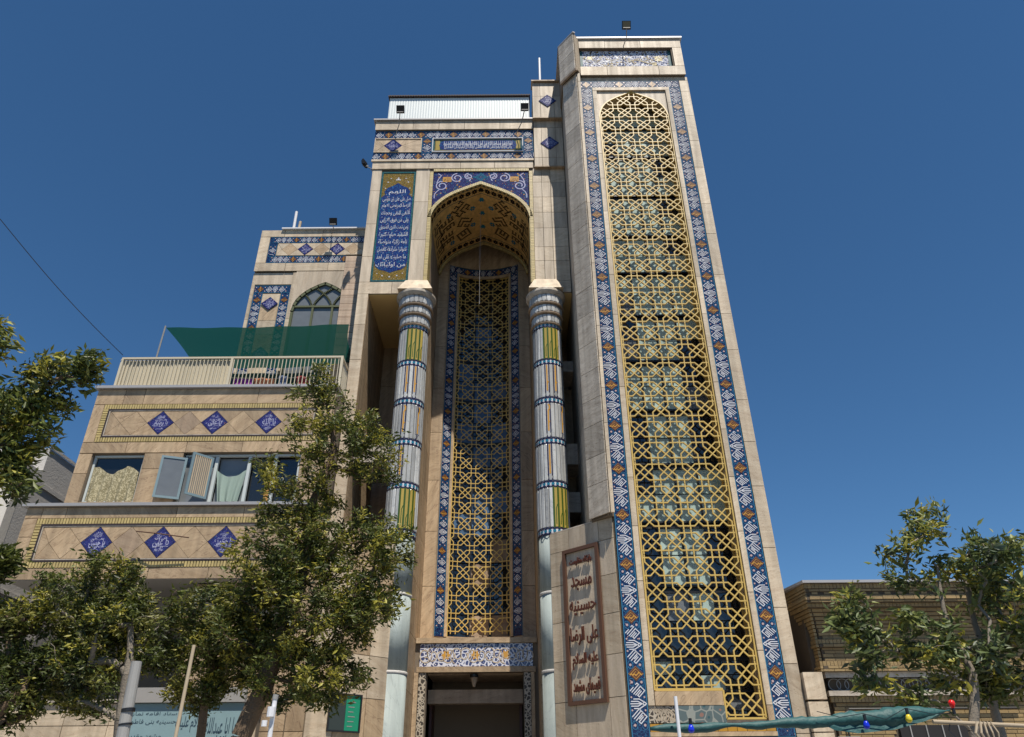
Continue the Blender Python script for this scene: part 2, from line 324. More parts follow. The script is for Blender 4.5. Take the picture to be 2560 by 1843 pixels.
    def lathe(s, cx, cy, prof, n=32):
        """prof: list of (r, z)"""
        b = len(s.v); m = len(prof)
        for r, z in prof:
            for k in range(n): a = 2*math.pi*k/n; s.v.append((cx+r*math.cos(a), cy+r*math.sin(a), z))
        for i in range(m-1):
            for k in range(n): s.f.append((b+i*n+k, b+i*n+(k+1) % n, b+(i+1)*n+(k+1) % n, b+(i+1)*n+k)); s.t.append(s.ct)
        s.f.append(tuple(b+k for k in range(n-1, -1, -1))); s.f.append(tuple(b+(m-1)*n+k for k in range(n))); s.t += [s.ct]*2
        return s
    def build(s, name, mat, parent=None, kind=None, smooth=False, label=None):
        off = wl(parent) if parent is not None else Vector((0, 0, 0))
        me = bpy.data.meshes.new(name); me.from_pydata([(x-off.x, y-off.y, z-off.z) for x, y, z in s.v], [], s.f)
        if any(s.t):
            at = me.attributes.new('tint', 'FLOAT', 'FACE'); at.data.foreach_set('value', s.t)
        if smooth: me.polygons.foreach_set('use_smooth', [True]*len(me.polygons))
        me.materials.append(M[mat] if isinstance(mat, str) else mat); me.update()
        o = bpy.data.objects.new(name, me); COL.objects.link(o)
        if parent is not None: o.parent = parent
        if kind: o['kind'] = kind
        if label: o['label'] = label
        return o
def part(name, mat, parent, fn, **k):
    mb = MB(); fn(mb); return mb.build(name, mat, parent, **k)
def inset(pts, g):
    """shrink a convex CCW polygon by g"""
    n = len(pts); out = []
    for i in range(n):
        p0, p1, p2 = Vector(pts[i-1]), Vector(pts[i]), Vector(pts[(i+1) % n])
        d0 = (p1-p0).normalized(); d1 = (p2-p1).normalized(); n0 = Vector((-d0.y, d0.x)); n1 = Vector((-d1.y, d1.x))
        c = 1+n0.dot(n1)
        if c < .12: c = .12
        q = p1+(n0+n1)*g/c; out.append((q.x, q.y))
    return out
def slab(parent, sf, pts, mat='stone', t=.02, gap=.011, name='stone_slab'):
    mb = MB(); mb.prism(sf, inset(pts, gap/2), -.002, t+rnd.uniform(-.0015, .0015)); return mb.build(name, mat, parent)
def rpts(u0, v0, u1, v1): return [(u0, v0), (u1, v0), (u1, v1), (u0, v1)]
def slabs(parent, sf, u0, v0, u1, v1, nu=1, nv=1, mat='stone', t=.02, gap=.012, jit=0.0, stag=False, us=None, vs=None):
    vs = vs or [v0+(v1-v0)*j/nv for j in range(nv+1)]
    for j in range(len(vs)-1):
        uu = us or [u0+(u1-u0)*i/nu for i in range(nu+1)]
        uu = list(uu)
        if jit: uu = [uu[0]]+[x+rnd.uniform(-jit, jit) for x in uu[1:-1]]+[uu[-1]]
        if stag and j % 2 and len(uu) > 1:
            d = uu[1]-uu[0]; uu = [uu[0]]+[x-d/2 for x in uu[1:]]+[uu[-1]]
        for i in range(len(uu)-1):
            if uu[i+1]-uu[i] > .02: slab(parent, sf, rpts(uu[i], vs[j], uu[i+1], vs[j+1]), mat if isinstance(mat, str) else rnd.choice(mat), t, gap)

# ------------------------------------------------------------------ Arabic lettering (joined forms, laid out right to left)
_AR = {}
def _reg(ch, iso, fin=None, ini=None, med=None): _AR[ch] = (iso, fin or iso, ini, med)
_b = 0xFE80
for ch, code, four in (('ء', 0xFE80, 0), ('آ', 0xFE81, 2), ('أ', 0xFE83, 2), ('ؤ', 0xFE85, 2), ('إ', 0xFE87, 2), ('ئ', 0xFE89, 4), ('ا', 0xFE8D, 2), ('ب', 0xFE8F, 4), ('ة', 0xFE93, 2),
                       ('ت', 0xFE95, 4), ('ث', 0xFE99, 4), ('ج', 0xFE9D, 4), ('ح', 0xFEA1, 4), ('خ', 0xFEA5, 4), ('د', 0xFEA9, 2), ('ذ', 0xFEAB, 2), ('ر', 0xFEAD, 2), ('ز', 0xFEAF, 2),
                       ('س', 0xFEB1, 4), ('ش', 0xFEB5, 4), ('ص', 0xFEB9, 4), ('ض', 0xFEBD, 4), ('ط', 0xFEC1, 4), ('ظ', 0xFEC5, 4), ('ع', 0xFEC9, 4), ('غ', 0xFECD, 4), ('ف', 0xFED1, 4),
                       ('ق', 0xFED5, 4), ('ک', 0xFED9, 4), ('ك', 0xFED9, 4), ('ل', 0xFEDD, 4), ('م', 0xFEE1, 4), ('ن', 0xFEE5, 4), ('ه', 0xFEE9, 4), ('و', 0xFEED, 2), ('ى', 0xFEEF, 2), ('ي', 0xFEF1, 4)):
    if four == 0: _reg(ch, chr(code))
    elif four == 2: _reg(ch, chr(code), chr(code+1))
    else: _reg(ch, chr(code), chr(code+1), chr(code+2), chr(code+3))
_AR['ی'] = (chr(0xFEEF), chr(0xFEF0), chr(0xFEF3), chr(0xFEF4))
def shape(s):
    out = []; n = len(s)
    joins_next = lambda c: c in _AR and _AR[c][2] is not None
    i = 0
    while i < n:
        c = s[i]
        if c == 'ل' and i+1 < n and s[i+1] == 'ا':
            out.append(chr(0xFEFC) if i > 0 and joins_next(s[i-1]) else chr(0xFEFB)); i += 2; continue
        if c not in _AR: out.append(c); i += 1; continue
        prev = i > 0 and joins_next(s[i-1]); nxt = joins_next(c) and i+1 < n and s[i+1] in _AR and s[i+1] != 'ء'
        iso, fin, ini, med = _AR[c]
        out.append(med if prev and nxt else fin if prev else ini if nxt else iso); i += 1
    return ''.join(reversed(out))
def text(parent, sf, s, uc, vc, height, mat, fit=None, off=.004, extrude=0, name='lettering', bold=.0, arabic=True, tall=1.0):
    c = bpy.data.curves.new('lettering', 'FONT'); c.body = shape(s) if arabic else s; c.size = 1; c.align_x = 'CENTER'; c.align_y = 'CENTER'; c.resolution_u = 2; c.offset = bold
    o = bpy.data.objects.new('lettering_source', c); COL.objects.link(o); bpy.context.view_layer.update()
    dg = bpy.context.evaluated_depsgraph_get(); me = bpy.data.meshes.new_from_object(o.evaluated_get(dg))
    bpy.data.objects.remove(o); bpy.data.curves.remove(c)
    if not len(me.vertices): return None
    xs = [v.co.x for v in me.vertices]; ys = [v.co.y for v in me.vertices]
    w = max(xs)-min(xs); h = max(ys)-min(ys); cx = (max(xs)+min(xs))/2; cy = (max(ys)+min(ys))/2
    sy = height/h; sx = sy if fit is None else fit/w
    mb = MB()
    P2 = [((v.co.x-cx)*sx+uc, (v.co.y-cy)*sy*tall+vc) for v in me.vertices]; F = [tuple(p.vertices) for p in me.polygons]
    if extrude:
        import collections
        cnt = collections.Counter(); ed = {}
        for f in F:
            for a, b in zip(f, f[1:]+f[:1]): k = (min(a, b), max(a, b)); cnt[k] += 1; ed[k] = (a, b)
        n = len(P2)
        vs = [sf(u, v, off+extrude) for u, v in P2]+[sf(u, v, off) for u, v in P2]
        mb.add(vs, F+[(n+ed[k][0], n+ed[k][1], ed[k][1], ed[k][0]) for k in cnt if cnt[k] == 1])
    else: mb.add([sf(u, v, off) for u, v in P2], F)
    bpy.data.meshes.remove(me)
    return mb.build(name, mat, parent)

# ------------------------------------------------------------------ kufic motifs (band running along u, centred on v=0, band width 1)
def _rot(pl, sx, sy, flip=1):
    out = []
    for p in pl: out.append([((a+b)*sx*.5*flip, (b-a)*sy*.5) for a, b in p])
    return out
MA = _rot([[(-.85, .82), (.9, .82), ], [(-.85, .42), (.9, .42)], [(-.85, .02), (.9, .02)], [(.9, .82), (.9, -.85), (-.6, -.85), (-.6, -.45), (.5, -.45)], [(-.3, -.2), (.55, -.2)]], .46, .47)
MC = _rot([[(-.9, .85), (.0, .85)], [(-.85, .5), (.9, .5), (.9, .85), (.5, .85)], [(-.85, .1), (.9, .1), (.9, -.85), (-.5, -.85), (-.5, -.5), (.5, -.5)], [(-.75, -.22), (.5, -.22)]], .46, .47)
MBm = [[(0, .44), (0, -.12)], [(-.12, .40), (-.12, .02), (0, -.2), (.12, .02), (.12, .40)], [(-.24, .26), (-.24, -.06), (-.10, -.3)], [(.24, .26), (.24, -.06), (.10, -.3)],
       [(0, -.24), (.09, -.34), (0, -.44), (-.09, -.34), (0, -.24)]]
MG = _rot([[(-.8, .8), (.8, .8), (.8, -.8)], [(-.8, .45), (-.8, -.8), (.45, -.8)], [(-.45, .45), (.45, .45), (.45, -.1)], [(-.45, .1), (-.45, -.45), (.45, -.45)], [(-.12, .1), (.15, .1), (.15, -.15)]], .42, .46)
def band(parent, sf, u0, v0, u1, v1, vertical=False, period=1.03, phase=0, step=None, base='navy', mirror=1, edge='cyan', o=0.0, white='white_tile'):
    """one tile band: glazed ground, light edge lines, white kufic words and gold diamonds"""
    L = (v1-v0) if vertical else (u1-u0); w = (u1-u0) if vertical else (v1-v0); c = (u0+u1)/2 if vertical else (v0+v1)/2; s0 = v0 if vertical else u0
    f = (lambda a, b, oo=0: sf(c-b*mirror, s0+a, oo)) if vertical else (lambda a, b, oo=0: sf(s0+a, c+b*mirror, oo))
    g = MB(); n = max(1, int(L/.5)) if step is None else max(1, int(L/step))
    ns = 1 if not step else max(1, int(w/step))
    for i in range(n):
        for j in range(ns):
            P = [(L*i/n, -w/2+w*j/ns), (L*(i+1)/n, -w/2+w*j/ns), (L*(i+1)/n, -w/2+w*(j+1)/ns), (L*i/n, -w/2+w*(j+1)/ns)]
            g.flat(f, P, o+.012)
    tb = g.build('tile_band', base, parent)
    e = MB()
    for sgn in (-1, 1): e.ribbon(f, [(0, sgn*w*.475), (L, sgn*w*.475)], w*.045, o+.016, step or .5)
    gl = MB(); dt = MB()
    k = -2
    while True:
        x = phase+k*period; k += 1
        if x > L+period: break
        def put(mb, pls, dx, ww, oo):
            for p in pls:
                q = [(x+dx+a*w, b*w) for a, b in p]
                if min(a for a, _ in q) < 0 or max(a for a, _ in q) > L: continue
                mb.ribbon(f, q, ww*w, oo, step)
        wt = MB()
        put(wt, MA, .284*period, .050, o+.017); put(wt, MBm, .497*period, .052, o+.017); put(wt, MC, .71*period, .050, o+.017)
        if wt.f: wt.build('kufic_lettering', white, tb)
        d = [(x-.40*w, 0), (x, -.42*w), (x+.40*w, 0), (x, .42*w)]
        if d[0][0] > 0 and d[2][0] < L:
            gd = MB(); gd.flat(f, d, o+.016); gd.build('gold_diamond', 'gold_tile', tb); put(gl, MG, 0, .065, o+.02)
        for dx in (.15, .855):
            for sy in (-.27, .27):
                cx, cy, r = x+dx*period, sy*w, .075*w
                if cx > r and cx < L-r: dt.flat(f, [(cx+r*math.cos(a*math.pi/3), cy+r*math.sin(a*math.pi/3)) for a in range(6)], o+.016)
                for s2 in (-1, 1):
                    arc = [(cx+s2*.02+r*2.0*math.cos(t)*s2, cy+r*1.9*math.sin(t)) for t in (-1.9, -1.2, -.5, .2, .9, 1.6)]
                    if min(a for a, _ in arc) > 0 and max(a for a, _ in arc) < L and max(abs(b) for _, b in arc) < w*.44: e.ribbon(f, arc, .026*w, o+.0165)
        for dx in (.39, .605):
            for sy in (-.36, .36):
                cx, cy, r = x+dx*period, sy*w, .055*w
                if cx > r and cx < L-r: dt.flat(f, [(cx+r*math.cos(a*math.pi/3), cy+r*math.sin(a*math.pi/3)) for a in range(6)], o+.016)
    e.build('edge_line', edge, tb, kind='stuff')
    if gl.f: gl.build('diamond_lettering', 'gold_dark', tb, kind='stuff')
    if dt.f: dt.build('flower_dot', 'pink_dot', tb, kind='stuff')
    return tb
NAMES = ['الله', 'محمد', 'علی', 'رحمن', 'رحیم', 'کریم', 'حسین', 'حسن']
def diamond_tile(parent, sf, u, v, hw, hh, o=.0, word=None):
    mb = MB(); mb.prism(sf, inset([(u-hw, v), (u, v-hh), (u+hw, v), (u, v+hh)], .003), -.002, .022+o); t = mb.build('diamond_tile', 'navy_dim', parent)
    e = MB(); k = .88; e.ribbon(sf, [(u-hw*k, v), (u, v-hh*k), (u+hw*k, v), (u, v+hh*k)], .018, .025+o, closed=True); e.build('tile_border', 'violet', t)
    text(t, sf, 'یا '+(word or rnd.choice(NAMES)), u+hw*.06, v-hh*.03, hh*.62, 'lilac_tile', fit=hw*1.0, off=.026+o, bold=.0)
    for du, dv, w_, h_ in ((-.02, .50, .52, .26), (.0, -.52, .5, .24), (0, .22, .8, .16), (.02, -.28, .85, .16)):
        text(t, sf, rnd.choice(NAMES)+' '+rnd.choice(NAMES), u+du*hw, v+dv*hh, hh*h_, 'lilac_tile', fit=hw*w_, off=.027+o)
    sc2 = MB()
    for q in range(16):
        while True:
            a, b_ = rnd.uniform(-.8, .8), rnd.uniform(-.8, .8)
            if abs(a)+abs(b_) < .74: break
        r = rnd.uniform(.05, .1)*hw; p = rnd.uniform(0, 6)
        sc2.ribbon(sf, [(u+a*hw+r*math.cos(p+k*.8), v+b_*hh+r*math.sin(p+k*.8)) for k in range(5)], .009, .0262+o)
    sc2.build('scroll_work', 'lilac_tile', t, kind='stuff')
    return t
def stone_diamonds(parent, sf, u0, v0, u1, v1, centres, hw, mats=('stone_warm', 'stone_dark')):
    """field of stone cut on the diagonal around the centres; returns nothing"""
    hh = (v1-v0)/2; vc = (v0+v1)/2
    xs = sorted(centres)
    for c, kind in xs:
        if kind == 's': slab(parent, sf, [(c-hw, vc), (c, v0), (c+hw, vc), (c, v1)], mats[1] if rnd.random() < .6 else mats[0], .02, .007)
    cs = [c for c, _ in xs]
    ends = [u0]+cs+[u1]
    for i in range(len(cs)-1):
        a, b = cs[i], cs[i+1]
        mid = (a+hw+b-hw)/2
        slab(parent, sf, [(a, v0), (b, v0), (mid, vc)], mats[0], .02, .007); slab(parent, sf, [(a, v1), (mid, vc), (b, v1)], mats[0], .02, .007)
    a = cs[0]
    if a-u0 > .05:
        l = a-hw
        if l > u0+.02:
            slab(parent, sf, [(u0, v0), (a, v0), (l, vc)], mats[0], .02, .007); slab(parent, sf, [(u0, v1), (l, vc), (a, v1)], mats[0], .02, .007); slab(parent, sf, [(u0, v0), (l, vc), (u0, v1)], mats[0], .02, .007)
    b = cs[-1]; r = b+hw
    if r < u1-.02:
        slab(parent, sf, [(b, v0), (u1, v0), (r, vc)], mats[0], .02, .007); slab(parent, sf, [(b, v1), (r, vc), (u1, v1)], mats[0], .02, .007); slab(parent, sf, [(u1, v0), (u1, v1), (r, vc)], mats[0], .02, .007)
def brick_frame(parent, sf, u0, v0, u1, v1, w, pitch=.055, mat='brick', skip=()):
    """frame of small glazed bricks laid on edge, w wide, inside the rectangle"""
    mb = MB(); g = .016
    bed = MB(); bed.rect(sf, u0, v1-w, u1, v1, 0, .012).rect(sf, u0, v0, u1, v0+w, 0, .012).rect(sf, u0, v0+w, u0+w, v1-w, 0, .012).rect(sf, u1-w, v0+w, u1, v1-w, 0, .012); bed.build('brick_bed', 'mortar', parent)
    def run(a0, a1, fn):
        n = max(1, int((a1-a0)/pitch)); p = (a1-a0)/n
        for i in range(n): mb.tint(); fn(a0+i*p+g/2, a0+(i+1)*p-g/2)
    if 'T' not in skip: run(u0, u1, lambda a, b: mb.rect(sf, a, v1-w, b, v1, 0, .03))
    if 'B' not in skip: run(u0, u1, lambda a, b: mb.rect(sf, a, v0, b, v0+w, 0, .03))
    if 'L' not in skip: run(v0+w, v1-w, lambda a, b: mb.rect(sf, u0, a, u0+w, b, 0, .03))
    if 'R' not in skip: run(v0+w, v1-w, lambda a, b: mb.rect(sf, u1-w, a, u1, b, 0, .03))
    fr = mb.build('brick_trim', mat, parent)
    fr['kind'] = 'stuff'
    return fr
def frame_lines(parent, sf, u0, v0, u1, v1, w, mat, o0=0, o1=.03, name='frame'):
    mb = MB(); mb.rect(sf, u0, v1-w, u1, v1, o0, o1).rect(sf, u0, v0, u1, v0+w, o0, o1).rect(sf, u0, v0+w, u0+w, v1-w, o0, o1).rect(sf, u1-w, v0+w, u1, v1-w, o0, o1)
    return mb.build(name, mat, parent)

# ------------------------------------------------------------------ ground
part('ground', 'asphalt', None, lambda b: b.add([(-400, -400, 0), (400, -400, 0), (400, 400, 0), (-400, 400, 0)], [(0, 1, 2, 3)]), kind='structure')
part('pavement', 'paving', None, lambda b: b.box(-40, 6.5, .004, 40, 14.99, .13), kind='structure')
part('kerb', 'concrete', None, lambda b: b.box(-40, 6.3, .004, 40, 6.495, .14), kind='structure')

# ------------------------------------------------------------------ the mosque
mq = thing('mosque', 'sandstone mosque with tall gold lattice tower, pointed arch portal and two marble columns', 'mosque', (0, 16, 0))
FT = face(15.10)
# --- tower mass
def tower_mass(b):
    b.plan([(2.15, 15.12), (2.60, 15.12), (2.60, 20), (1.72, 20), (1.70, 15.44), (2.04, 14.99)], 6.75, 22.3)   # left flank, with the chamfered fin
    b.plan([(.86, 16.36), (2.12, 15.14), (2.60, 15.12), (2.60, 20), (1.72, 20), (1.72, 16.9), (.86, 16.9)], 0, 6.745)
    b.box(4.74, 15.12, 0, 5.40, 20, 20.66)
    b.box(2.601, 15.12, 20.02, 4.739, 20, 20.66)
    b.box(2.601, 15.12, 0, 4.739, 20, 2.6)
    b.box(2.601, 15.95, 2.6, 4.739, 20, 20.02)
    b.box(2.601, 15.03, 20.661, 5.36, 19.9, 21.06); b.box(2.601, 15.14, 21.061, 5.05, 19.9, 21.94); b.box(2.2, 15.14, 21.061, 2.6, 19.9, 21.94)
    b.box(5.051, 15.03, 21.061, 5.36, 19.9, 21.94); b.box(2.601, 15.03, 21.941, 5.36, 19.9, 22.33)
    b.box(2.2, 15.03, 20.661, 2.6, 19.9, 21.06); b.box(2.2, 15.03, 21.941, 2.6, 19.9, 22.33)
tw = part('tower_wall', 'grout', mq, tower_mass)
# right margin, slabs in a single stack; side face of the tower
vv = [0, 1.3, 2.6]
z = 2.6
while z < 20.4: z += rnd.choice([1.05, 1.2, 1.35]); vv.append(min(z, 20.48))
slabs(tw, FT, 5.15, 0, 5.42, 20.48, vs=vv, us=[5.15, 5.42])
slab(tw, face(15.10), rpts(2.14, 20.49, 5.42, 20.655), 'stone', .012)
rs = Pl((5.40, 15.08, 0), (0, 1, 0))
for j in range(17): slabs(tw, rs, 0, j*1.2, 4.9, min(20.6, (j+1)*1.2), nu=4, nv=1, stag=True)
# front return of the fin and the chamfer
ff = face(14.985)
vv = [6.78]; z = 6.78
while z < 20.6: z += rnd.uniform(.8, 1.25); vv.append(min(z, 20.66))
slabs(tw, ff, 2.045, 6.78, 2.135, 20.66, vs=vv, us=[2.045, 2.135], t=.07)
UC = Vector((2.04-1.66, 14.93-15.40, 0)); LC = UC.length
ch = Pl((1.66, 15.40, 0), UC)
vv = [6.78]; z = 6.78
while z < 20.6: z += rnd.uniform(.62, .86); vv.append(min(z, 20.66))
slabs(tw, ch, 0, 6.78, LC, 20.66, vs=vv, us=[0, LC], mat='stone_grey', t=.03)
fl = Pl((1.69, 19.3, 0), (0, -1, 0))
slabs(tw, fl, 0, 6.78, 3.88, 22.3, nu=3, nv=13, mat='stone_grey', t=.02)
# parapet of the tower: fin panel, mosaic frieze, copings
pc = Pl((1.575, 15.31, 0), (2.0-1.575, 14.79-15.31, 0)); LP = math.hypot(2.0-1.575, 14.79-15.31)
tp = part('tower_parapet', 'grout', mq, lambda b: b.plan([(1.62, 15.34), (2.02, 14.84), (2.13, 14.99), (2.2, 15.1), (2.2, 19.9), (1.62, 19.9)], 20.69, 22.34))
slabs(tp, pc, 0, 20.70, LP, 22.36, nu=1, nv=4, mat='stone_grey', t=.03)
slab(tp, Pl((2.01, 14.80, 0), (2.15-2.01, 15.0-14.80, 0)), rpts(0, 20.70, .245, 22.36), 'stone', .02)
part('stained_lip', 'stone_dark', tp, lambda b: b.plan([(1.55, 15.29), (1.99, 14.75), (2.04, 14.78), (1.6, 15.33)], 20.60, 20.70))
part('coping', 'trim_grey', tp, lambda b: b.plan([(1.54, 15.30), (1.985, 14.745), (2.06, 14.78), (1.66, 15.35), (1.66, 19.9), (1.54, 19.9)], 22.37, 22.42))
part('coping', 'trim_white', tp, lambda b: b.box(2.1, 14.95, 22.36, 5.44, 15.3, 22.42))
F0 = face(15.03)
slabs(tp, F0, 2.17, 20.665, 5.38, 21.06, nu=3, jit=.3, t=.03)
slabs(tp, F0, 2.17, 21.94, 5.38, 22.355, nu=3, jit=.3, t=.03)
slab(tp, F0, rpts(5.09, 21.065, 5.38, 21.935), 'stone', .03)
mz = part('mosaic_panel', 'mosaic', tp, lambda b: b.rect(face(15.14), 2.2, 21.07, 5.05, 21.93, 0, .025))
def mosaic_scrolls(b, lo=0.0, seed=3):
    f = face(15.14); r_ = random.Random(seed)
    for i in range(150):
        x = 2.32+2.6*r_.random()**1.25; v = r_.uniform(21.1, 21.88); r = r_.uniform(.012, .05); p = r_.uniform(0, 6)
        b.flat(f, [(x+r*math.cos(p+a*1.1)*r_.uniform(.6, 1.2), v+r*math.sin(p+a*1.1)*r_.uniform(.6, 1.2)) for a in range(5)], .028+lo)
    for i in range(10):
        cx = 2.5+i*.25; r = .08+.08*r_.random(); ph = r_.uniform(0, 6); cy = r_.uniform(21.3, 21.65)
        b.ribbon(f, [(cx+(r-.006*k)*1.3*math.cos(ph+k*.45), cy+(r*1.4-.01*k)*math.sin(ph+k*.45)) for k in range(8)], .018, .031+lo)
    b.ribbon(f, [(3.7+.09*k, 21.40+.09*math.sin(k*.6)) for k in range(10)], .05, .032+lo)
part('scroll_work', 'white_tile', mz, mosaic_scrolls, kind='stuff'); part('scroll_work', 'olive', mz, lambda b: mosaic_scrolls(b, .0015, 8), kind='stuff')
part('edge_tile', 'teal_edge', mz, lambda b: b.rect(face(15.14), 2.2, 21.07, 2.28, 21.93, .026, .03).rect(face(15.14), 4.95, 21.07, 5.05, 21.93, .026, .03))
fm = MB()
for u, v, r in ((4.65, 21.55, .16), (4.5, 21.3, .1), (2.5, 21.6, .1)): fm.flat(face(15.14), [(u+r*math.cos(a*math.pi/4)*(1 if a % 2 else .7), v+r*math.sin(a*math.pi/4)*(1 if a % 2 else .7)) for a in range(8)], .029)
fm.build('flower', 'olive_gold', mz)
# --- tile bands round the lattice
band(mq, FT, 2.14, 2.56, 2.48, 20.16, True, 1.045, .04, mirror=1)
band(mq, FT, 4.81, 2.56, 5.14, 20.16, True, 1.045, .04, mirror=-1)
band(mq, FT, 2.14, 20.17, 5.14, 20.48, False, 1.0, .18)
band(mq, FT, 2.14, 2.24, 5.14, 2.55, False, 1.0, .18)
# --- stone frame, spandrel, lattice, windows
tf = part('lattice_surround', 'grout', mq, lambda b: b.rect(FT, 2.485, 3.0, 2.60, 20.15, -.01, .005))
for u0, u1 in ((2.485, 2.615), (4.68, 4.805)):
    vs = [3.08]; z = 3.08
    while z < 20.0: z += rnd.uniform(.9, 1.3); vs.append(min(z, 20.03))
    slabs(tf, FT, u0, 3.08, u1, 20.03, us=[u0, u1], vs=vs, t=.05)
slab(tf, FT, rpts(2.485, 20.035, 4.805, 20.165), 'stone', .05)
slab(tf, FT, rpts(2.62, 3.08, 3.90, 3.33), 'stone_warm', .05); slab(tf, FT, rpts(4.68, 2.79, 4.805, 3.08), 'stone_warm', .05)
AP = [(0, 0), (.22, .105), (.43, .22), (.60, .325), (.72, .42), (.82, .52), (.89, .63), (.945, .76), (.98, .87), (1.02, 1.05)]
AXC, AZT = 3.65, 20.02
def arch_top(dx):
    dx = abs(dx)
    for (a, za), (b, zb) in zip(AP, AP[1:]):
        if dx <= b: return AZT-(za+(zb-za)*(dx-a)/(b-a))
    return -1
def spandrel(sf, xc, zt, prof, ztop, half, o0, o1, name, mat, parent):
    """wall between a pointed arch and a straight head, as one thick part per side"""
    for s in (-1, 1):
        mb = MB()
        for (a, za), (b, zb) in zip(prof, prof[1:]):
            P = [(xc+s*a, zt-za), (xc+s*b, zt-zb), (xc+s*b, ztop), (xc+s*a, ztop)]
            if s < 0: P = P[::-1]
            mb.prism(sf, P, o0, o1)
        last = prof[-1]
        if half > last[0]+.001:
            P = [(xc+s*last[0], zt-last[1]), (xc+s*half, zt-last[1]), (xc+s*half, ztop), (xc+s*last[0], ztop)]
            mb.prism(sf, P if s > 0 else P[::-1], o0, o1)
        mb.build(name, mat, parent)
spandrel(face(15.12), AXC, AZT, AP, 20.03, 1.035, -.3, .02, 'spandrel', 'stone_tall', tf)
def lattice(parent, pitch, us, vs, fin, surf, bw, dp, step=None, name='lattice_screen', ulim=None, vlim=None):
    """interlaced octagon grille; us, vs = cell centres"""
    h = .357; d = .177
    strands = []
    for sx in (1, -1):
        strands.append([(-.5*sx, h), (-d*sx, h), (h*sx, -d), (h*sx, -.5)])
        strands.append([(-h*sx, .5), (-h*sx, d), (d*sx, -h), (.5*sx, -h)])
    mb = MB()
    k = 0
    for vc in vs:
        for uc in us:
            mb.tint()
            for si, st in enumerate(strands):
                for j, (p, q) in enumerate(zip(st, st[1:])):
                    a = (uc+p[0]*pitch, vc+p[1]*pitch); b = (uc+q[0]*pitch, vc+q[1]*pitch)
                    ia, ib = fin(*a), fin(*b)
                    if not ia and not ib: continue
                    if ia != ib:
                        lo, hi = (a, b) if ia else (b, a)
                        A, B = lo, hi
                        for _ in range(12):
                            m = ((A[0]+B[0])/2, (A[1]+B[1])/2)
                            if fin(*m): A = m
                            else: B = m
                        a, b = lo, A
                    L = math.hypot(b[0]-a[0], b[1]-a[1])
                    if L < .01: continue
                    k = (si % 2)*.0016 + (0 if j == 0 else .003 if j == 1 else .006) + (0.0008 if si > 1 else 0)
                    ux, uy = (b[0]-a[0])/L, (b[1]-a[1])/L; nx, ny = -uy*bw/2, ux*bw/2
                    ex = bw*.2; a2 = (a[0]-ux*ex, a[1]-uy*ex); b2 = (b[0]+ux*ex, b[1]+uy*ex)
                    ns = 1 if not step or abs(ux) < .1 else max(1, int(L/step))
                    for t in range(ns):
                        p0 = (a2[0]+(b2[0]-a2[0])*t/ns, a2[1]+(b2[1]-a2[1])*t/ns); p1 = (a2[0]+(b2[0]-a2[0])*(t+1)/ns, a2[1]+(b2[1]-a2[1])*(t+1)/ns)
                        mb.prism(surf, [(p0[0]-nx, p0[1]-ny), (p1[0]-nx, p1[1]-ny), (p1[0]+nx, p1[1]+ny), (p0[0]+nx, p0[1]+ny)], -dp-k, k)
    return mb.build(name, 'lattice', parent)
P_ = .5165
fl_ = face(15.11)
inn = lambda u, v: (2.655 < u < 4.645+.02) and (v > 3.36 or (u > 3.93 and v > 2.86)) and (v < AZT-1.05 or v < arch_top(u-AXC)-.02)
lt = lattice(mq, P_, [AXC+(i-1.5)*P_ for i in range(4)], [3.62+P_*k for k in range(-2, 33)], inn, fl_, .0255, .035)
lf = MB()
prof = [(AXC-a, AZT-z_) for a, z_ in reversed(AP)]+[(AXC+a, AZT-z_) for a, z_ in AP[1:]]
loop = [(2.645, 3.35)]+[(max(2.645, u), v) for u, v in prof]+[(4.66, 2.86), (3.93, 2.86), (3.93, 3.35)]
for a, b in zip(loop, loop[1:]): lf.bar(fl_(a[0], a[1], -.01), fl_(b[0], b[1], -.01), .036, .05, up=(0, 1, 0))
lf.bar(fl_(2.64, 3.36, -.01), fl_(3.93, 3.36, -.01), .036, .05)
for k in range(62):
    zz = 3.5+k*P_/2
    if zz < 18.9:
        for x in (2.645, 4.66): lf.box(x-.012, 15.13, zz, x+.012, 15.52, zz+.03)
for x in (2.645, 4.66): lf.box(x-.015, 15.50, 3.35, x+.015, 15.53, 19.1)
lf.build('lattice_frame', 'lattice', lt)
# window wall behind the lattice
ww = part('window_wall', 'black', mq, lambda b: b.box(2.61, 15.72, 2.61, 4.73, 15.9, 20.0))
slz = [2.70, 3.30, 4.0, 5.33, 6.71, 8.08, 9.45, 10.81, 12.16, 13.52, 14.79, 16.25, 17.77, 19.0, 19.95]
xs = [2.62, 3.14, 3.65, 4.16, 4.72]
for j in range(len(slz)-1):
    z0, z1 = slz[j]+.09, slz[j+1]-.03
    wf = MB(); f = face(15.70)
    for x in xs: wf.rect(f, x-.022, z0-.02, x+.022, z1+.02, 0, .05)
    wf.rect(f, 2.6, z0-.02, 4.74, z0+.025, 0, .045).rect(f, 2.6, z1-.025, 4.74, z1+.02, 0, .045)
    win = wf.build('window', 'black', mq)
    for i in range(4):
        zz = z0+(z1-z0)*.52
        for q, (a, b_) in enumerate(((z0+.025, zz-.012), (zz+.012, z1-.025))):
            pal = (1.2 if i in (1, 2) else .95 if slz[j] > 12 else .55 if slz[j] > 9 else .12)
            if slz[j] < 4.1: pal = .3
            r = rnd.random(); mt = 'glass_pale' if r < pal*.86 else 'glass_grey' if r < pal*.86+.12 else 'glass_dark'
            part('pane', mt, win, lambda m: m.rect(f, xs[i]+.022, a, xs[i+1]-.022, b_, .005, .02))
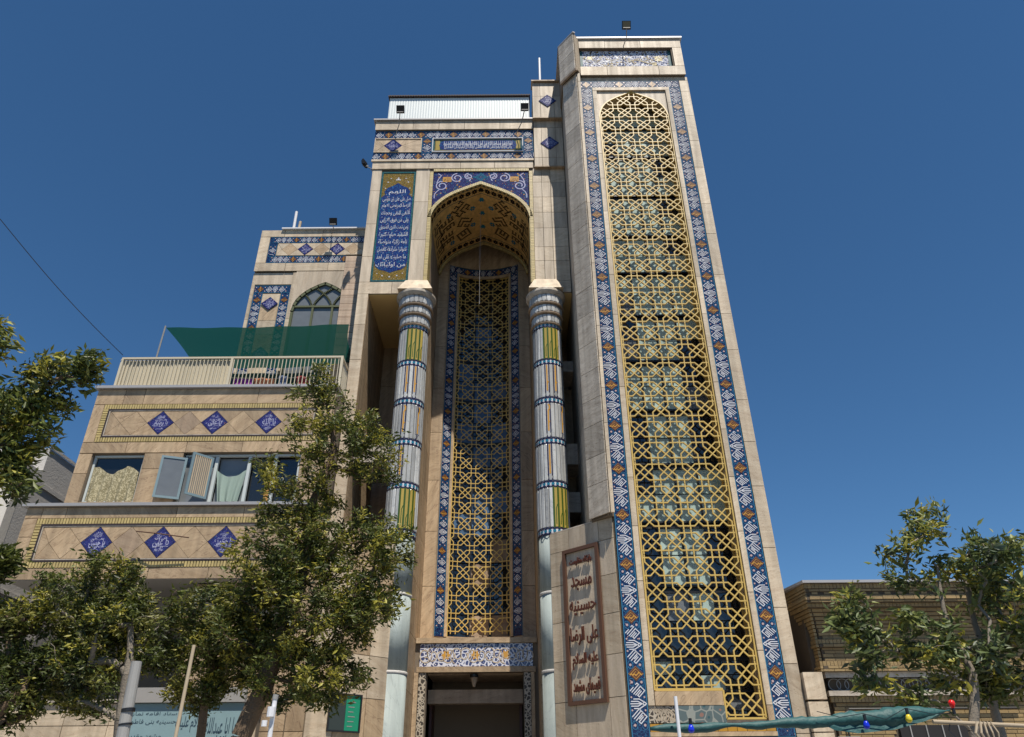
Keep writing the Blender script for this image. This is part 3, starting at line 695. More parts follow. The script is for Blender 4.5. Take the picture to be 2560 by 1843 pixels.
rv = part('window_reveal', 'stone_tall', mq, lambda b: b.box(2.601, 15.14, 2.62, 2.615, 15.71, 20.0).box(4.68, 15.14, 2.62, 4.738, 15.71, 20.0).box(2.62, 15.12, 2.79, 3.90, 15.71, 3.30).box(3.901, 15.12, 2.60, 4.68, 15.71, 2.84))
# lower tile panel under the lattice
lp = part('arabesque_panel', 'arabesque', mq, lambda b: b.rect(FT, 2.485, 2.79, 2.98, 3.075, 0, .02))
part('glass_panel', 'relief', mq, lambda b: b.rect(FT, 2.985, 2.79, 3.90, 3.075, 0, .06))
part('scroll_work', 'stone', lp, lambda b: [b.ribbon(FT, [(2.5+.05*i+.16*math.sin(k*.3), 3.06-.03*k) for k in range(9)], .02, .024) for i in range(7)])
for i in range(13): part('amber_tile', 'gold_glass', mq, lambda b: b.rect(FT, 2.49+i*.178, 2.645, 2.49+i*.178+.168, 2.775, 0, .02))
part('trim_strip', 'stone_warm', mq, lambda b: b.rect(FT, 2.48, 2.565, 4.81, 2.64, 0, .03))
# --- angled sign wall at the foot of the tower
sw = Pl((.83, 16.35, 0), (1.27, -1.22, 0)); LS = math.hypot(1.27, 1.22)
vv = [0, .95, 1.72, 2.49, 3.26, 4.03, 4.80, 5.57, 6.30, 6.75]
slabs(tw, sw, 0, 0, LS, 6.75, vs=vv, us=[0, .55, 1.38, LS], mat=['stone_tall', 'stone'], jit=.0, t=.02)
part('coping', 'stone_grey', tw, lambda b: b.plan([(.83, 16.33), (2.11, 15.10), (2.11, 15.4), (1.1, 16.6), (.83, 16.6)], 6.752, 6.775))
sg = frame_lines(mq, sw, .40, 3.18, 1.37, 6.28, .075, 'rust', .02, .09, 'sign_frame')
part('sign_board', 'stone_tall', sg, lambda b: b.rect(sw, .47, 3.25, 1.30, 6.21, .021, .03))
for s, v, h, w in (('پایگاه مقاومت', 5.98, .20, .62), ('مسجد', 5.52, .34, .58), ('حسینیه', 5.02, .34, .72), ('علی الرضا', 4.46, .42, .74), ('علیه السلام', 3.98, .36, .68), ('قمیهای مشهد', 3.50, .36, .70)):
    s = s.replace('پ', 'ب').replace('گ', 'ک')
    text(sg, sw, s, .885, v, h*.85, 'letters', fit=w*.95, off=.06, extrude=.03, bold=.012)
# --- portal block
FP = face(16.5)
def portal_mass(b):
    b.box(-4.20, 16.52, 13.62, -2.42, 19.3, 18.0); b.box(.62, 16.52, 13.62, 1.66, 19.3, 18.0)
    b.box(-4.20, 16.52, 18.001, 1.66, 24, 20.30)
    b.box(-4.20, 16.52, 0, -3.94, 19.3, 13.61)                      # pier
    b.box(-4.20, 19.32, 0, -2.36, 24, 18.0); b.box(.56, 19.32, 0, 1.70, 24, 18.0)
    b.box(-2.60, 17.05, 0, -2.38, 19.3, 13.61); b.box(.58, 17.05, 0, .82, 19.3, 13.61)
    b.box(-2.36, 20.1, 0, .56, 24, 18.0)
    b.box(.74, 16.42, 18.27, 1.66, 17.5, 20.26); b.box(.74, 16.32, 20.29, 1.66, 17.5, 21.94)
pw = part('portal_wall', 'grout', mq, portal_mass)
part('coping', 'trim_grey', mq, lambda b: b.box(-4.34, 16.36, 20.335, .74, 16.8, 20.385))
slabs(pw, face(16.44), -4.28, 19.94, .72, 20.33, nu=5, jit=.25, t=.02)
part('cornice_back', 'grout', pw, lambda b: b.box(-4.26, 16.44, 19.94, .72, 16.52, 20.33))
FB = face(16.49)
band(mq, FB, -4.27, 19.60, .72, 19.925, False, 1.02, .44)
band(mq, FB, -4.27, 18.655, .72, 18.965, False, 1.02, .40)
band(mq, FB, -2.76, 18.97, -2.45, 19.595, True, 1.0, -.50)
band(mq, FB, .41, 18.97, .72, 19.595, True, 1.0, -.50, mirror=-1)
inset_f = frame_lines(mq, FB, -4.25, 18.98, -2.77, 19.59, .03, 'stone', 0, .04, 'inset_frame')
stone_diamonds(inset_f, FB, -4.22, 19.0, -2.80, 19.57, [(-3.67, 't')], .285, ('stone_warm', 'stone'))
diamond_tile(inset_f, FB, -3.67, 19.285, .285, .285, 0, 'محمد')
slab(pw, face(16.47), rpts(-4.28, 18.56, .72, 18.65), 'stone', .05)
slabs(pw, FP, -4.24, 18.27, .70, 18.56, nu=5, jit=.3, t=.05)
slabs(pw, FP, -4.22, 14.0, -3.92, 18.27, us=[-4.22, -3.92], vs=[14.0, 14.9, 16.1, 17.4, 18.27], mat='stone_tall')
slabs(pw, FP, -2.875, 14.0, -2.45, 18.27, us=[-2.875, -2.45], vs=[14.0, 15.5, 16.95, 18.27], mat='stone_tall')
slabs(pw, FP, -4.22, 13.6, -2.45, 14.0, us=[-4.22, -3.3, -2.45], vs=[13.6, 14.0])
slabs(pw, FP, -4.22, 0, -3.92, 13.6, us=[-4.22, -3.92], vs=[0, 1.3, 2.6, 3.9, 5.2, 6.5, 7.8, 9.1, 10.3, 11.5, 12.6, 13.6])
pr = Pl((-3.94, 16.5, 0), (0, 1, 0))
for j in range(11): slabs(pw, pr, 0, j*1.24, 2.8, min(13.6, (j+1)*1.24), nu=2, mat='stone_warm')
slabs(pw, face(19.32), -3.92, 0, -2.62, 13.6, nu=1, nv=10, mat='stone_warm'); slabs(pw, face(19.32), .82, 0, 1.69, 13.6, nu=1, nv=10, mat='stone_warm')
part('soffit', 'soffit', pw, lambda b: b.box(-3.92, 16.52, 13.585, -2.36, 19.3, 13.6)); part('soffit', 'soffit', pw, lambda b: b.box(.56, 16.52, 13.585, 1.66, 19.3, 13.6))
# right stack of the portal with its two stepped blocks
slabs(pw, FP, .67, 14.0, 1.65, 18.27, us=[.67, .94, 1.2, 1.65], vs=[14.0, 14.7, 15.2, 15.9, 16.5, 17.1, 17.7, 18.27], mat=['stone', 'stone_tall'])
slabs(pw, FP, .67, 13.6, 1.65, 14.0, nu=2)
f4 = face(16.42); f3 = face(16.32)
slabs(pw, f4, .74, 18.27, 1.65, 20.25, us=[.74, .98, 1.42, 1.65], vs=[18.27, 18.65, 19.95, 20.25], mat='stone_tall')
slabs(pw, f3, .73, 20.29, 1.65, 21.95, us=[.73, .98, 1.42, 1.65], vs=[20.29, 21.3, 21.95], mat='stone_tall')
part('ledge', 'stone_warm', pw, lambda b: b.box(.72, 16.26, 20.25, 1.66, 16.42, 20.285).box(.73, 16.36, 18.225, 1.66, 16.5, 18.265).box(.70, 16.22, 21.955, 1.68, 16.6, 22.0))
diamond_tile(mq, Pl((0, 16.30, 0), (1, 0, 0)), 1.21, 21.07, .285, .285, .0, 'علی'); diamond_tile(mq, Pl((0, 16.40, 0), (1, 0, 0)), 1.23, 19.26, .29, .29, .0, 'فاطمه')
# band inscription above the arch
ip = frame_lines(mq, FB, -2.44, 18.98, .40, 19.585, .03, 'white_tile', 0, .05, 'inscription_frame')
part('inscription_ground', 'navy_calli', ip, lambda b: b.prism(FB, [(-2.1, 19.09), (.08, 19.09), (.16, 19.15), (.2, 19.28), (.16, 19.42), (.08, 19.48), (-2.1, 19.48), (-2.18, 19.42), (-2.22, 19.28), (-2.18, 19.15)], .012, .018))
part('inscription_border', 'teal_edge', ip, lambda b: b.rect(FB, -2.41, 19.01, .37, 19.555, 0, .012))
frame_lines(ip, FB, -2.36, 19.06, .32, 19.51, .025, 'olive', .012, .016, 'olive_line')
for (u0, u1) in ((-2.33, -2.2), (.18, .29)): part('corner_tile', 'olive_gold', ip, lambda b: b.rect(FB, u0, 19.085, u1, 19.485, .012, .015))
text(ip, FB, 'انما یعمر مساجد الله من آمن بالله والیوم الآخر واقام الصلوة', -1.01, 19.335, .27, 'white_tile', fit=2.15, off=.02, bold=.008)
text(ip, FB, 'وآتی الزکوة ولم یخش الا الله فعسی اولئک ان یکونوا من المهتدین', -1.01, 19.19, .19, 'white_tile', fit=2.1, off=.022, bold=.006)
vl = MB()
for i in range(34): u = -2.05+i*.062+rnd.uniform(-.01, .01); vl.rect(FB, u, 19.14+rnd.uniform(0, .08), u+.009, 19.45, .019, .0235)
vl.build('lettering', 'white_tile', ip)
# tall calligraphy panel
cp = frame_lines(mq, FP, -3.91, 14.01, -2.88, 18.16, .05, 'teal_edge', 0, .025, 'calligraphy_panel')
part('olive_ground', 'olive', cp, lambda b: b.rect(FP, -3.86, 14.06, -2.93, 18.11, 0, .012))
def cartouche(b):
    c = -3.395; L = [(-.455, 14.75), (-.42, 14.55), (-.3, 14.44), (-.15, 14.40), (0, 14.33), (.15, 14.40), (.3, 14.44), (.42, 14.55), (.455, 14.75),
                     (.455, 17.12), (.40, 17.18), (.34, 17.24), (.38, 17.36), (.30, 17.5), (.12, 17.6), (0, 17.70), (-.12, 17.6), (-.30, 17.5), (-.38, 17.36), (-.34, 17.24), (-.40, 17.18), (-.455, 17.12)]
    P = [(c+a, z_) for a, z_ in L]; n = len(P); cen = (c, 15.9)
    b.flat(FP, P, .016); b.ribbon(FP, P, .02, .0165, closed=True)
ct = part('cartouche', 'navy_calli', cp, cartouche)
lines = ['اللهم', 'صل علی علی بن موسی', 'الرضا المرتضی الامام', 'التقی النقی وحجتک', 'علی من فوق الارض', 'ومن تحت الثری الصدیق', 'الشهید صلوة کثیرة', 'تامة زاکیة متواصلة', 'متواترة مترادفة کافضل', 'ما صلیت علی احد', 'من اولیائک']
for i, s in enumerate(lines):
    v = 17.33-i*.273
    text(cp, FP, s, -3.395, v, .20 if i else .22, 'white_tile', fit=.50 if i == 0 else .83, off=.02, bold=.0)
mk = MB(); r6 = random.Random(6)
for k in range(130):
    u = -3.395+r6.uniform(-.40, .40); v = r6.uniform(14.5, 17.3); a = r6.uniform(-.6, .9); L_ = r6.uniform(.02, .05); mk.ribbon(FP, [(u, v), (u+L_*math.cos(a), v+L_*math.sin(a))], .009, .0195)
mk.build('vowel_marks', 'white_tile', cp, kind='stuff')
def small_scroll(b):
    for i in range(42):
        u = -3.395+rnd.uniform(-.38, .38); v = rnd.uniform(14.5, 17.0); r = rnd.uniform(.02, .045); p = rnd.uniform(0, 6)
        b.ribbon(FP, [(u+r*math.cos(p+k*.7), v+r*math.sin(p+k*.7)) for k in range(6)], .008, .018)
part('scroll_work', 'turq', ct, small_scroll)
def panel_flowers(b):
    for u, v, r in [(-3.395, 17.86, .05), (-3.395, 17.92, .03), (-3.45, 17.84, .03), (-3.34, 17.84, .03), (-3.7, 17.75, .03), (-3.09, 17.75, .03), (-3.62, 17.9, .025), (-3.17, 17.9, .025), (-3.76, 17.5, .025), (-3.03, 17.5, .025), (-3.75, 17.2, .02), (-3.04, 17.2, .02), (-3.6, 14.22, .03), (-3.19, 14.22, .03), (-3.395, 14.18, .03), (-3.75, 14.3, .02), (-3.04, 14.3, .02)]:
        b.flat(FP, [(u+r*math.cos(a*math.pi/4)*(1 if a % 2 else .55), v+r*math.sin(a*math.pi/4)*(1 if a % 2 else .55)) for a in range(8)], .015)
part('flower', 'white_tile', cp, panel_flowers)
# --- arch: brick trims, spandrel tiles, vault
PX, PZ = -.90, 17.63
PRO = [(0, 0), (.2, .095), (.4, .19), (.6, .285), (.79, .39), (.95, .50), (1.08, .61), (1.20, .74), (1.30, .88), (1.37, 1.02), (1.42, 1.16), (1.45, 1.32)]
def arch_pts(grow=0.0, zoff=0.0):
    """arch outline left to right, grown outwards"""
    R_ = [(a, -z_) for a, z_ in PRO]
    out = []
    for i, p in enumerate(R_):
        a = R_[max(0, i-1)]; b = R_[min(len(R_)-1, i+1)]; d = Vector((b[0]-a[0], b[1]-a[1])).normalized(); n = Vector((-d.y, d.x))
        if i == 0: q = (0, p[1]+grow*1.12)
        else: q = (p[0]+n.x*grow, p[1]+n.y*grow)
        out.append(q)
    return [(PX-a, PZ+z_) for a, z_ in reversed(out[1:])]+[(PX+a, PZ+z_) for a, z_ in out]
def resample(pts, d):
    L = [0]
    for a, b in zip(pts, pts[1:]): L.append(L[-1]+math.hypot(b[0]-a[0], b[1]-a[1]))
    n = max(2, int(L[-1]/d)); out = []
    j = 0
    for i in range(n+1):
        s = L[-1]*i/n
        while j < len(L)-2 and L[j+1] < s: j += 1
        t = (s-L[j])/max(1e-9, L[j+1]-L[j]); a, b = pts[j], pts[j+1]; out.append((a[0]+(b[0]-a[0])*t, a[1]+(b[1]-a[1])*t))
    return out
A_in = arch_pts(0); A_out = arch_pts(.10)
ab = MB(); ri = resample(A_in, .055); ro_ = resample(A_out, .055); n = min(len(ri), len(ro_))
ri = resample(A_in, 999) if False else ri
m_ = len(ri)-1
Lo = resample(A_out, .001); 
for i in range(m_):
    def at_(pts, t):
        k = t*(len(pts)-1); j = min(int(k), len(pts)-2); f_ = k-j; return (pts[j][0]+(pts[j+1][0]-pts[j][0])*f_, pts[j][1]+(pts[j+1][1]-pts[j][1])*f_)
    a0, a1, b0, b1 = at_(ri, (i+.06)/m_), at_(ri, (i+.94)/m_), at_(Lo, (i+.06)/m_), at_(Lo, (i+.94)/m_)
    ab.tint(); ab.prism(FP, [a0, a1, b1, b0], -.0, .045)
at1 = ab.build('brick_trim', 'brick', mq); at1['kind'] = 'stuff'
bf = MB()
def run(a0, a1, pitch, fn):
    n = max(1, int((a1-a0)/pitch)); p = (a1-a0)/n
    for i in range(n): bf.tint(); fn(a0+i*p+.004, a0+(i+1)*p-.004)
run(13.95, 18.15, .06, lambda a, b: bf.rect(FP, -2.445, a, -2.345, b, 0, .045)); run(13.95, 18.15, .06, lambda a, b: bf.rect(FP, .565, a, .665, b, 0, .045))
run(-2.34, .56, .05, lambda a, b: bf.rect(FP, a, 18.155, b, 18.255, 0, .045))
run(13.95, 16.3, .06, lambda a, b: bf.rect(Pl((-2.36, 16.47, 0), (0, 1, 0)), 0, a, .5, b, 0, .02))
run(13.95, 16.3, .06, lambda a, b: bf.rect(Pl((.565, 16.97, 0), (0, -1, 0)), 0, a, .5, b, 0, .02))
t_ = bf.build('brick_trim', 'brick', mq); t_['kind'] = 'stuff'
part('trim_backing', 'mortar', mq, lambda b: b.rect(FP, -2.45, 13.95, -2.36, 18.26, -.02, .02).rect(FP, .57, 13.95, .67, 18.26, -.02, .02).rect(FP, -2.36, 18.15, .57, 18.26, -.02, .02))
sp_prof = [(0, -.112)]+[(a+ (.10 if a > 1.0 else .045), z_-.09 if a < 1.2 else z_-.03) for a, z_ in PRO[1:]]
gp = arch_pts(.085); gr = [(u-PX, PZ-v) for u, v in gp[len(gp)//2:]]
gr[0] = (0, gr[0][1])
gr = [p for p in gr if p[0] <= 1.44]
spd = thing  # keep name short
mbS = MB()
spandrel(FP, PX, PZ, gr, 18.14, 1.44, -.02, .012, 'tile_spandrel', 'violet', mq)
def spiral(c, r0, r1, turns, ph, sgn=1, n=26, ell=1.0): return [(c[0]+(r0+(r1-r0)*k/n)*math.cos(ph+sgn*2*math.pi*turns*k/n), c[1]+ell*(r0+(r1-r0)*k/n)*math.sin(ph+sgn*2*math.pi*turns*k/n)) for k in range(n+1)]
sc_ = MB()
for s in (-1, 1):
    X = lambda d: PX+s*d
    for c, r0, r1, tn, ph in (((X(.72), 17.90), .185, .06, 1.4, math.pi/2), ((X(.37), 17.96), .13, .05, 1.3, math.pi/2), ((X(1.17), 17.58), .20, .07, 1.5, 2.4), ((X(.40), 17.80), .05, .16, .4, 3.6)):
        sc_.ribbon(FP, spiral(c, r0, r1, tn, ph if s > 0 else math.pi-ph, -s, ell=1.0), .032, .017)
    sc_.ribbon(FP, [(X(1.30), 18.08), (X(1.2), 18.0), (X(1.28), 17.85), (X(1.33), 17.7)], .026, .017)
    sc_.ribbon(FP, [(X(1.25), 17.42), (X(1.34), 17.32), (X(1.385), 17.2), (X(1.38), 17.08)], .026, .017)
sw_ = sc_.build('scroll_work', 'lilac_tile', mq)
fine = MB(); r5 = random.Random(5)
for k in range(90):
    s = r5.choice((-1, 1)); d = r5.uniform(.1, 1.4); v = r5.uniform(16.9, 18.1); top = 99
    for (a, za), (b, zb) in zip(PRO, PRO[1:]):
        if a <= d <= b: top = PZ-(za+(zb-za)*(d-a)/(b-a))
    if v < top+.15: continue
    r = r5.uniform(.02, .05); p = r5.uniform(0, 6); fine.ribbon(FP, [(PX+s*d+r*math.cos(p+j*.7), v+r*math.sin(p+j*.7)) for j in range(6)], .010, .0155)
fine.build('scroll_work', 'turq', mq, kind='stuff')
sd = MB(); so_ = MB(); st_ = MB()
for s in (-1, 1):
    c = (PX+s*1.02, 17.83)
    sd.flat(FP, [(c[0]-.13, c[1]-.09), (c[0]+.13, c[1]-.09), (c[0]+.13, c[1]+.11), (c[0]-.13, c[1]+.11)], .019)
    for k in range(4): sd.flat(FP, [(c[0]+.15*math.cos(a), c[1]+.01+.13*math.sin(a)) for a in (k*math.pi/2-.3, k*math.pi/2, k*math.pi/2+.3)], .0185)
    text(mq, FP, 'الله' if s < 0 else 'محمد', c[0], c[1]+.01, .15, 'gold_dark', fit=.2, off=.021, bold=.01, name='medallion_lettering')
    for k in range(26):
        u = PX+s*rnd.uniform(.15, 1.4); v = rnd.uniform(16.9, 18.1); d = abs(u-PX)
        zt = PZ+.14-np_ if False else None
        top = None
        for (a, za), (b, zb) in zip(PRO, PRO[1:]):
            if a <= d <= b: top = PZ-(za+(zb-za)*(d-a)/(b-a))
        if top is None or v < top+.16: continue
        r = rnd.uniform(.018, .032); so_.flat(FP, [(u+r*math.cos(a*math.pi/2+.78), v+r*math.sin(a*math.pi/2+.78)) for a in range(4)], .0165)
for r, k_ in ((.20, 0), (.12, 1)):
    st_.ribbon(FP, [(PX+r*1.2*math.cos(a*math.pi/4)*(1 if a % 2 == 0 else .5), 17.93+r*.85*math.sin(a*math.pi/4)*(1 if a % 2 == 0 else .5)) for a in range(8)], .018, .017, closed=True)
sd.build('gold_medallion', 'gold_tile', mq); so_.build('flower', 'gold_tile', mq); st_.build('centre_star', 'turq', mq)
# vault
def vaultsurf():
    pts = resample(arch_pts(0), .04); L = [0]
    for a, b in zip(pts, pts[1:]): L.append(L[-1]+math.hypot(b[0]-a[0], b[1]-a[1]))
    T = L[-1]
    def f(u, v, o=0):
        """u = arc length from the crown (negative = left), v = depth behind the front (negated so that U x V points down)"""
        s = min(max(u+T/2, 0), T-1e-6); i = min(int(s/(T/(len(pts)-1))), len(pts)-2); t = (s-L[i])/(L[i+1]-L[i]); a, b = pts[i], pts[i+1]
        x = a[0]+(b[0]-a[0])*t; z_ = a[1]+(b[1]-a[1])*t; d = Vector((b[0]-a[0], b[1]-a[1])).normalized(); n = Vector((d.y, -d.x))
        return Vector((x+n.x*o, 16.5-v, z_+n.y*o))
    return f, T
VS, VT = vaultsurf()
VD = 2.62
vm = MB(); nu = 60; ny = 34
cw = VT/nu
for i in range(nu):
    for j in range(ny):
        vm.tint(); yo = (j+(.5 if i % 2 else 0))*VD/ny; y1 = min(yo+VD/ny, VD)
        if yo >= VD: continue
        vm.flat(VS, [(-VT/2+i*cw, -yo), (-VT/2+i*cw, -y1), (-VT/2+(i+1)*cw, -y1), (-VT/2+(i+1)*cw, -yo)][::-1], 0)
vt = vm.build('vault', 'vault_brick', mq)
stars = []; stc = MB(); tl = MB(); fl2 = []; blk = MB()
def starpts(c, r, k=8, q=.5): return [(c[0]+r*(1 if a % 2 == 0 else q)*math.cos(a*math.pi/k), c[1]+r*(1 if a % 2 == 0 else q)*math.sin(a*math.pi/k)) for a in range(2*k)]
for yy in (.20, VD-.18):
    n = 19
    for i in range(n):
        u = -VT/2+VT*(i+.5)/n
        stars.append(starpts((u, -yy), .118, 8, .62)); stc.flat(VS, [(u+.02*math.cos(a*math.pi/2), -yy+.02*math.sin(a*math.pi/2)) for a in range(4)], .008)
for yy in (.045, .355, VD-.33, VD-.03): tl.ribbon(VS, [(-VT/2+VT*i/60, -yy) for i in range(61)], .022, .005)
for u, yy in ((0, .62), (-.32, .88), (.32, .88), (0, 1.22), (-.34, 1.62), (.34, 1.62), (0, 1.86), (-1.15, .78), (1.15, .78), (-1.12, 2.05), (1.12, 2.05)):
    fl2.append(starpts((u, -yy), .115, 6, .6)); stc.flat(VS, [(u+.035*math.cos(a*math.pi/2), -yy+.035*math.sin(a*math.pi/2)) for a in range(4)], .009)
KUF = {'a': ["X.XXXXX", "X.....X", "XXXXX.X", "....X.X", "X.X.X.X", "XXX.XXX"], 'b': ["XXXXXXX", "X.X.X.X", "X.X.X.X", "X.XXX.X", "X.....X", "XXXXXXX"],
       'c': ["X.X.X.X.X", "X.X.X.X.X", "XXX.XXX.X", "........X", "XXXXXXX.X", "X.X.X.X.X", "X.XXX.XXX"], 'd': ["XX.XX.XX", "X..X..X.", "XXXXXXX.", "......X.", "XXXXX.XX", "X...X..X", "XXX.XXXX", "..X.X..."]}
def kuf(key, u, yy, rot, s=.052, flip=1):
    s *= 1.25
    for r, row in enumerate(KUF[key]):
        for c, chh in enumerate(row):
            if chh != 'X': continue
            a = (c-len(row)/2)*s*flip; b = (r-len(KUF[key])/2)*s
            uu = u+a*math.cos(rot)-b*math.sin(rot); vv_ = yy+a*math.sin(rot)+b*math.cos(rot)
            blk.flat(VS, [(uu-s*.5, -vv_-s*.36), (uu+s*.5, -vv_-s*.36), (uu+s*.5, -vv_+s*.36), (uu-s*.5, -vv_+s*.36)], .006)
for s in (-1, 1):
    kuf('d', s*.72, .78, s*.75, .055, s); kuf('a', s*.66, 1.38, -s*.5, .052, s); kuf('b', s*.70, 1.95, s*.35, .052, s); kuf('c', s*1.32, 1.15, s*.12, .055, s); kuf('c', s*1.36, 1.75, s*.05, .05, s); kuf('a', s*1.72, 1.45, 0, .05, s); kuf('b', s*1.74, 1.95, 0, .05, s); kuf('d', s*1.72, .9, 0, .045, s)
for P in stars: part('star_tile', 'blackish', vt, lambda b: b.flat(VS, P, .006))
for P in fl2: part('flower_tile', 'turq', vt, lambda b: b.flat(VS, P, .006))
stc.build('star_centre', 'gold_tile', vt, kind='stuff'); tl.build('glazed_line', 'teal_line', vt, kind='stuff'); blk.build('kufic_lettering', 'blackish', vt, kind='stuff')
# back of the arch, rear trim
rt = MB(); m2 = len(ri)-1; Li = resample(arch_pts(-.07), .001)
for i in range(m2):
    a0, a1, b0, b1 = at_(ri, (i+.06)/m2), at_(ri, (i+.94)/m2), at_(Li, (i+.06)/m2), at_(Li, (i+.94)/m2)
    rt.tint(); rt.prism(face(19.14), [b0, b1, a1, a0], -.05, .03)
q = rt.build('rear_brick_trim', 'brick', mq); q['kind'] = 'stuff'
# --- niche: side walls, apse with lattice window
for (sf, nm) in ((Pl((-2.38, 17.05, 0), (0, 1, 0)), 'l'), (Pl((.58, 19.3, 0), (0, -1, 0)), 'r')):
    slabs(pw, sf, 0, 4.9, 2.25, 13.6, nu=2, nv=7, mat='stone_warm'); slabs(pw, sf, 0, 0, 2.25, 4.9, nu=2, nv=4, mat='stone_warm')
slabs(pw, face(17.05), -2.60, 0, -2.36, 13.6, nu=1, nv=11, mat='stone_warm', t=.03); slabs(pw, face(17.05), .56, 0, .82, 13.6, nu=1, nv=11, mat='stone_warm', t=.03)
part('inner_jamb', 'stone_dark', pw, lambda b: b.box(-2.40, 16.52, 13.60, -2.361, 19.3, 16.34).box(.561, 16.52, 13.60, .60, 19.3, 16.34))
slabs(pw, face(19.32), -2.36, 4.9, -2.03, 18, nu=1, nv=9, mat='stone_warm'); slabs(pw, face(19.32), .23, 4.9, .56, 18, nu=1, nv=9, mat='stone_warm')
CR = 2.15; CA = Cyl(-.90, 19.74-CR, CR, -1); UH = CR*math.asin(1.13/CR)
def apse(b):
    n = 18
    for i in range(n):
        u0 = -UH+2*UH*i/n; u1 = -UH+2*UH*(i+1)/n
        b.flat(CA, [(u0, 16.92), (u1, 16.92), (u1, 18.2), (u0, 18.2)], 0)
        if i < 2 or i > 15: b.flat(CA, [(u0, 4.9), (u1, 4.9), (u1, 16.92), (u0, 16.92)], 0)
part('apse_wall', 'stone_warm', mq, apse)
part('reveal', 'stone_dark', mq, lambda b: b.box(-2.04, 19.3, 4.9, -2.03, 19.5, 18).box(.23, 19.3, 4.9, .24, 19.5, 18))
bwid = .27
band(mq, CA, -UH+.01, 5.15, -UH+bwid, 16.60, True, 1.04, .10, mirror=1)
band(mq, CA, UH-bwid, 5.15, UH-.01, 16.60, True, 1.04, .10, mirror=-1)
band(mq, CA, -UH+.01, 16.61, UH-.01, 16.88, False, 1.05, .62, step=.12)
af = MB()
for s in (-1, 1):
    a, b_ = sorted((s*(UH-bwid), s*(UH-bwid-.07))); af.rect(CA, a, 5.15, b_, 16.60, 0, .05)
for i in range(12):
    L_ = UH-bwid-.07; a = -L_+2*L_*i/12; b_ = -L_+2*L_*(i+1)/12
    af.rect(CA, a, 16.50, b_, 16.60, 0, .05); af.rect(CA, a, 5.05, b_, 5.16, 0, .05)
af.build('apse_window_surround', 'stone_warm', mq)
LW = UH-bwid-.07; PN = .447
inn2 = lambda u, v: abs(u) < LW-.02 and 5.18 < v < 16.48
l2 = lattice(mq, PN, [i*PN for i in (-2, -1, 0, 1, 2)], [5.46+PN*k for k in range(26)], inn2, CA, .022, .025, step=.12)
l2f = MB()
for s in (-1, 1): a, b_ = sorted((s*(LW-.001), s*(LW-.035))); l2f.rect(CA, a, 5.165, b_, 16.495, -.03, .01)
l2f.build('lattice_frame', 'lattice', l2)
C2 = Cyl(-.90, 19.74-CR, CR+.22, -1)
nwf = MB(); US = [-.80, -.28, .28, .80]
for u in US: nwf.rect(C2, u-.03, 5.0, u+.03, 16.6, 0, .05)
ZS = [5.1, 6.4, 7.8, 9.2, 10.6, 12.0, 13.4, 14.8, 16.2]
for z_ in ZS:
    for i in range(8): nwf.rect(C2, -.8+i*.2, z_-.05, -.6+i*.2, z_+.05, 0, .045)
nw = nwf.build('apse_window', 'black', mq)
for i in range(3):
    for j in range(8):
        hh_ = (ZS[j+1]-ZS[j])/2
        for q in range(2):
            zc = ZS[j]+.05+q*(hh_-.03)
            mt = rnd.choice(['glass_painted_reflection', 'glass_dark', 'glass_dark'] if ZS[j] > 7 and ZS[j] < 14 else ['glass_dark', 'stone_dark', 'glass_dark'] if ZS[j] < 7 else ['glass_dark'])
            mb = MB()
            for k in range(3):
                a = US[i]+.03+(US[i+1]-US[i]-.06)*k/3; b_ = US[i]+.03+(US[i+1]-US[i]-.06)*(k+1)/3; mb.flat(C2, [(a, zc), (b_, zc), (b_, zc+hh_-.06), (a, zc+hh_-.06)], .01)
            mb.build('pane', mt, nw)
part('apse_backing', 'dark', mq, lambda b: [b.flat(C2, [(-1.2+i*.2, 4.9), (-1+i*.2, 4.9), (-1+i*.2, 17), (-1.2+i*.2, 17)], -.02) for i in range(12)])
# --- door portal at the bottom of the niche
FD = face(18.62)
dp_ = part('door_portal', 'grout', mq, lambda b: b.box(-2.36, 18.64, 0, -2.06, 19.9, 4.93).box(.21, 18.64, 0, .56, 19.9, 4.93).box(-2.06, 18.64, 4.21, .21, 19.9, 4.93))
part('cornice', 'stone_warm', dp_, lambda b: b.box(-2.34, 18.55, 4.83, .54, 19.9, 4.95))
part('lintel', 'stone_warm', dp_, lambda b: b.box(-2.3, 18.56, 4.18, .5, 18.64, 4.30))
part('frieze', 'mosaic', dp_, lambda b: b.rect(FD, -2.24, 4.31, .44, 4.82, 0, .02))
fz = MB()
for i in range(14):
    u = -2.12+i*.19
    fz.ribbon(FD, spiral((u, 4.565), .17, .04, 1.3, i*1.1, 1 if i % 2 else -1, 14, 1.2), .022, .025)
fz.build('scroll_work', 'stone', dp_)
for u in (-1.62, -.92, -.2): part('flower', 'gold_tile', dp_, lambda b: b.flat(FD, starpts((u, 4.56), .12, 6, .6), .023))
for u0, u1 in ((-2.24, -2.08), (.23, .38)): part('carved_jamb', 'arabesque', dp_, lambda b: b.rect(FD, u0, 0, u1, 4.17, -.01, .03))
for u0, u1 in ((-2.35, -2.25), (.39, .47)): part('jamb_edge', 'stone_warm', dp_, lambda b: b.rect(FD, u0, 0, u1, 4.17, -.01, .06))
part('vestibule', 'stone_dark', dp_, lambda b: b.box(-2.05, 19.0, 3.55, .20, 19.3, 3.85).box(-2.06, 18.9, 4.16, .21, 21.5, 4.2))
part('vestibule_wall', 'dark', dp_, lambda b: b.box(-2.2, 18.9, 0, -2.06, 21.6, 4.2).box(.21, 18.9, 0, .35, 21.6, 4.2).box(-2.2, 21.5, 0, .35, 21.6, 4.2))
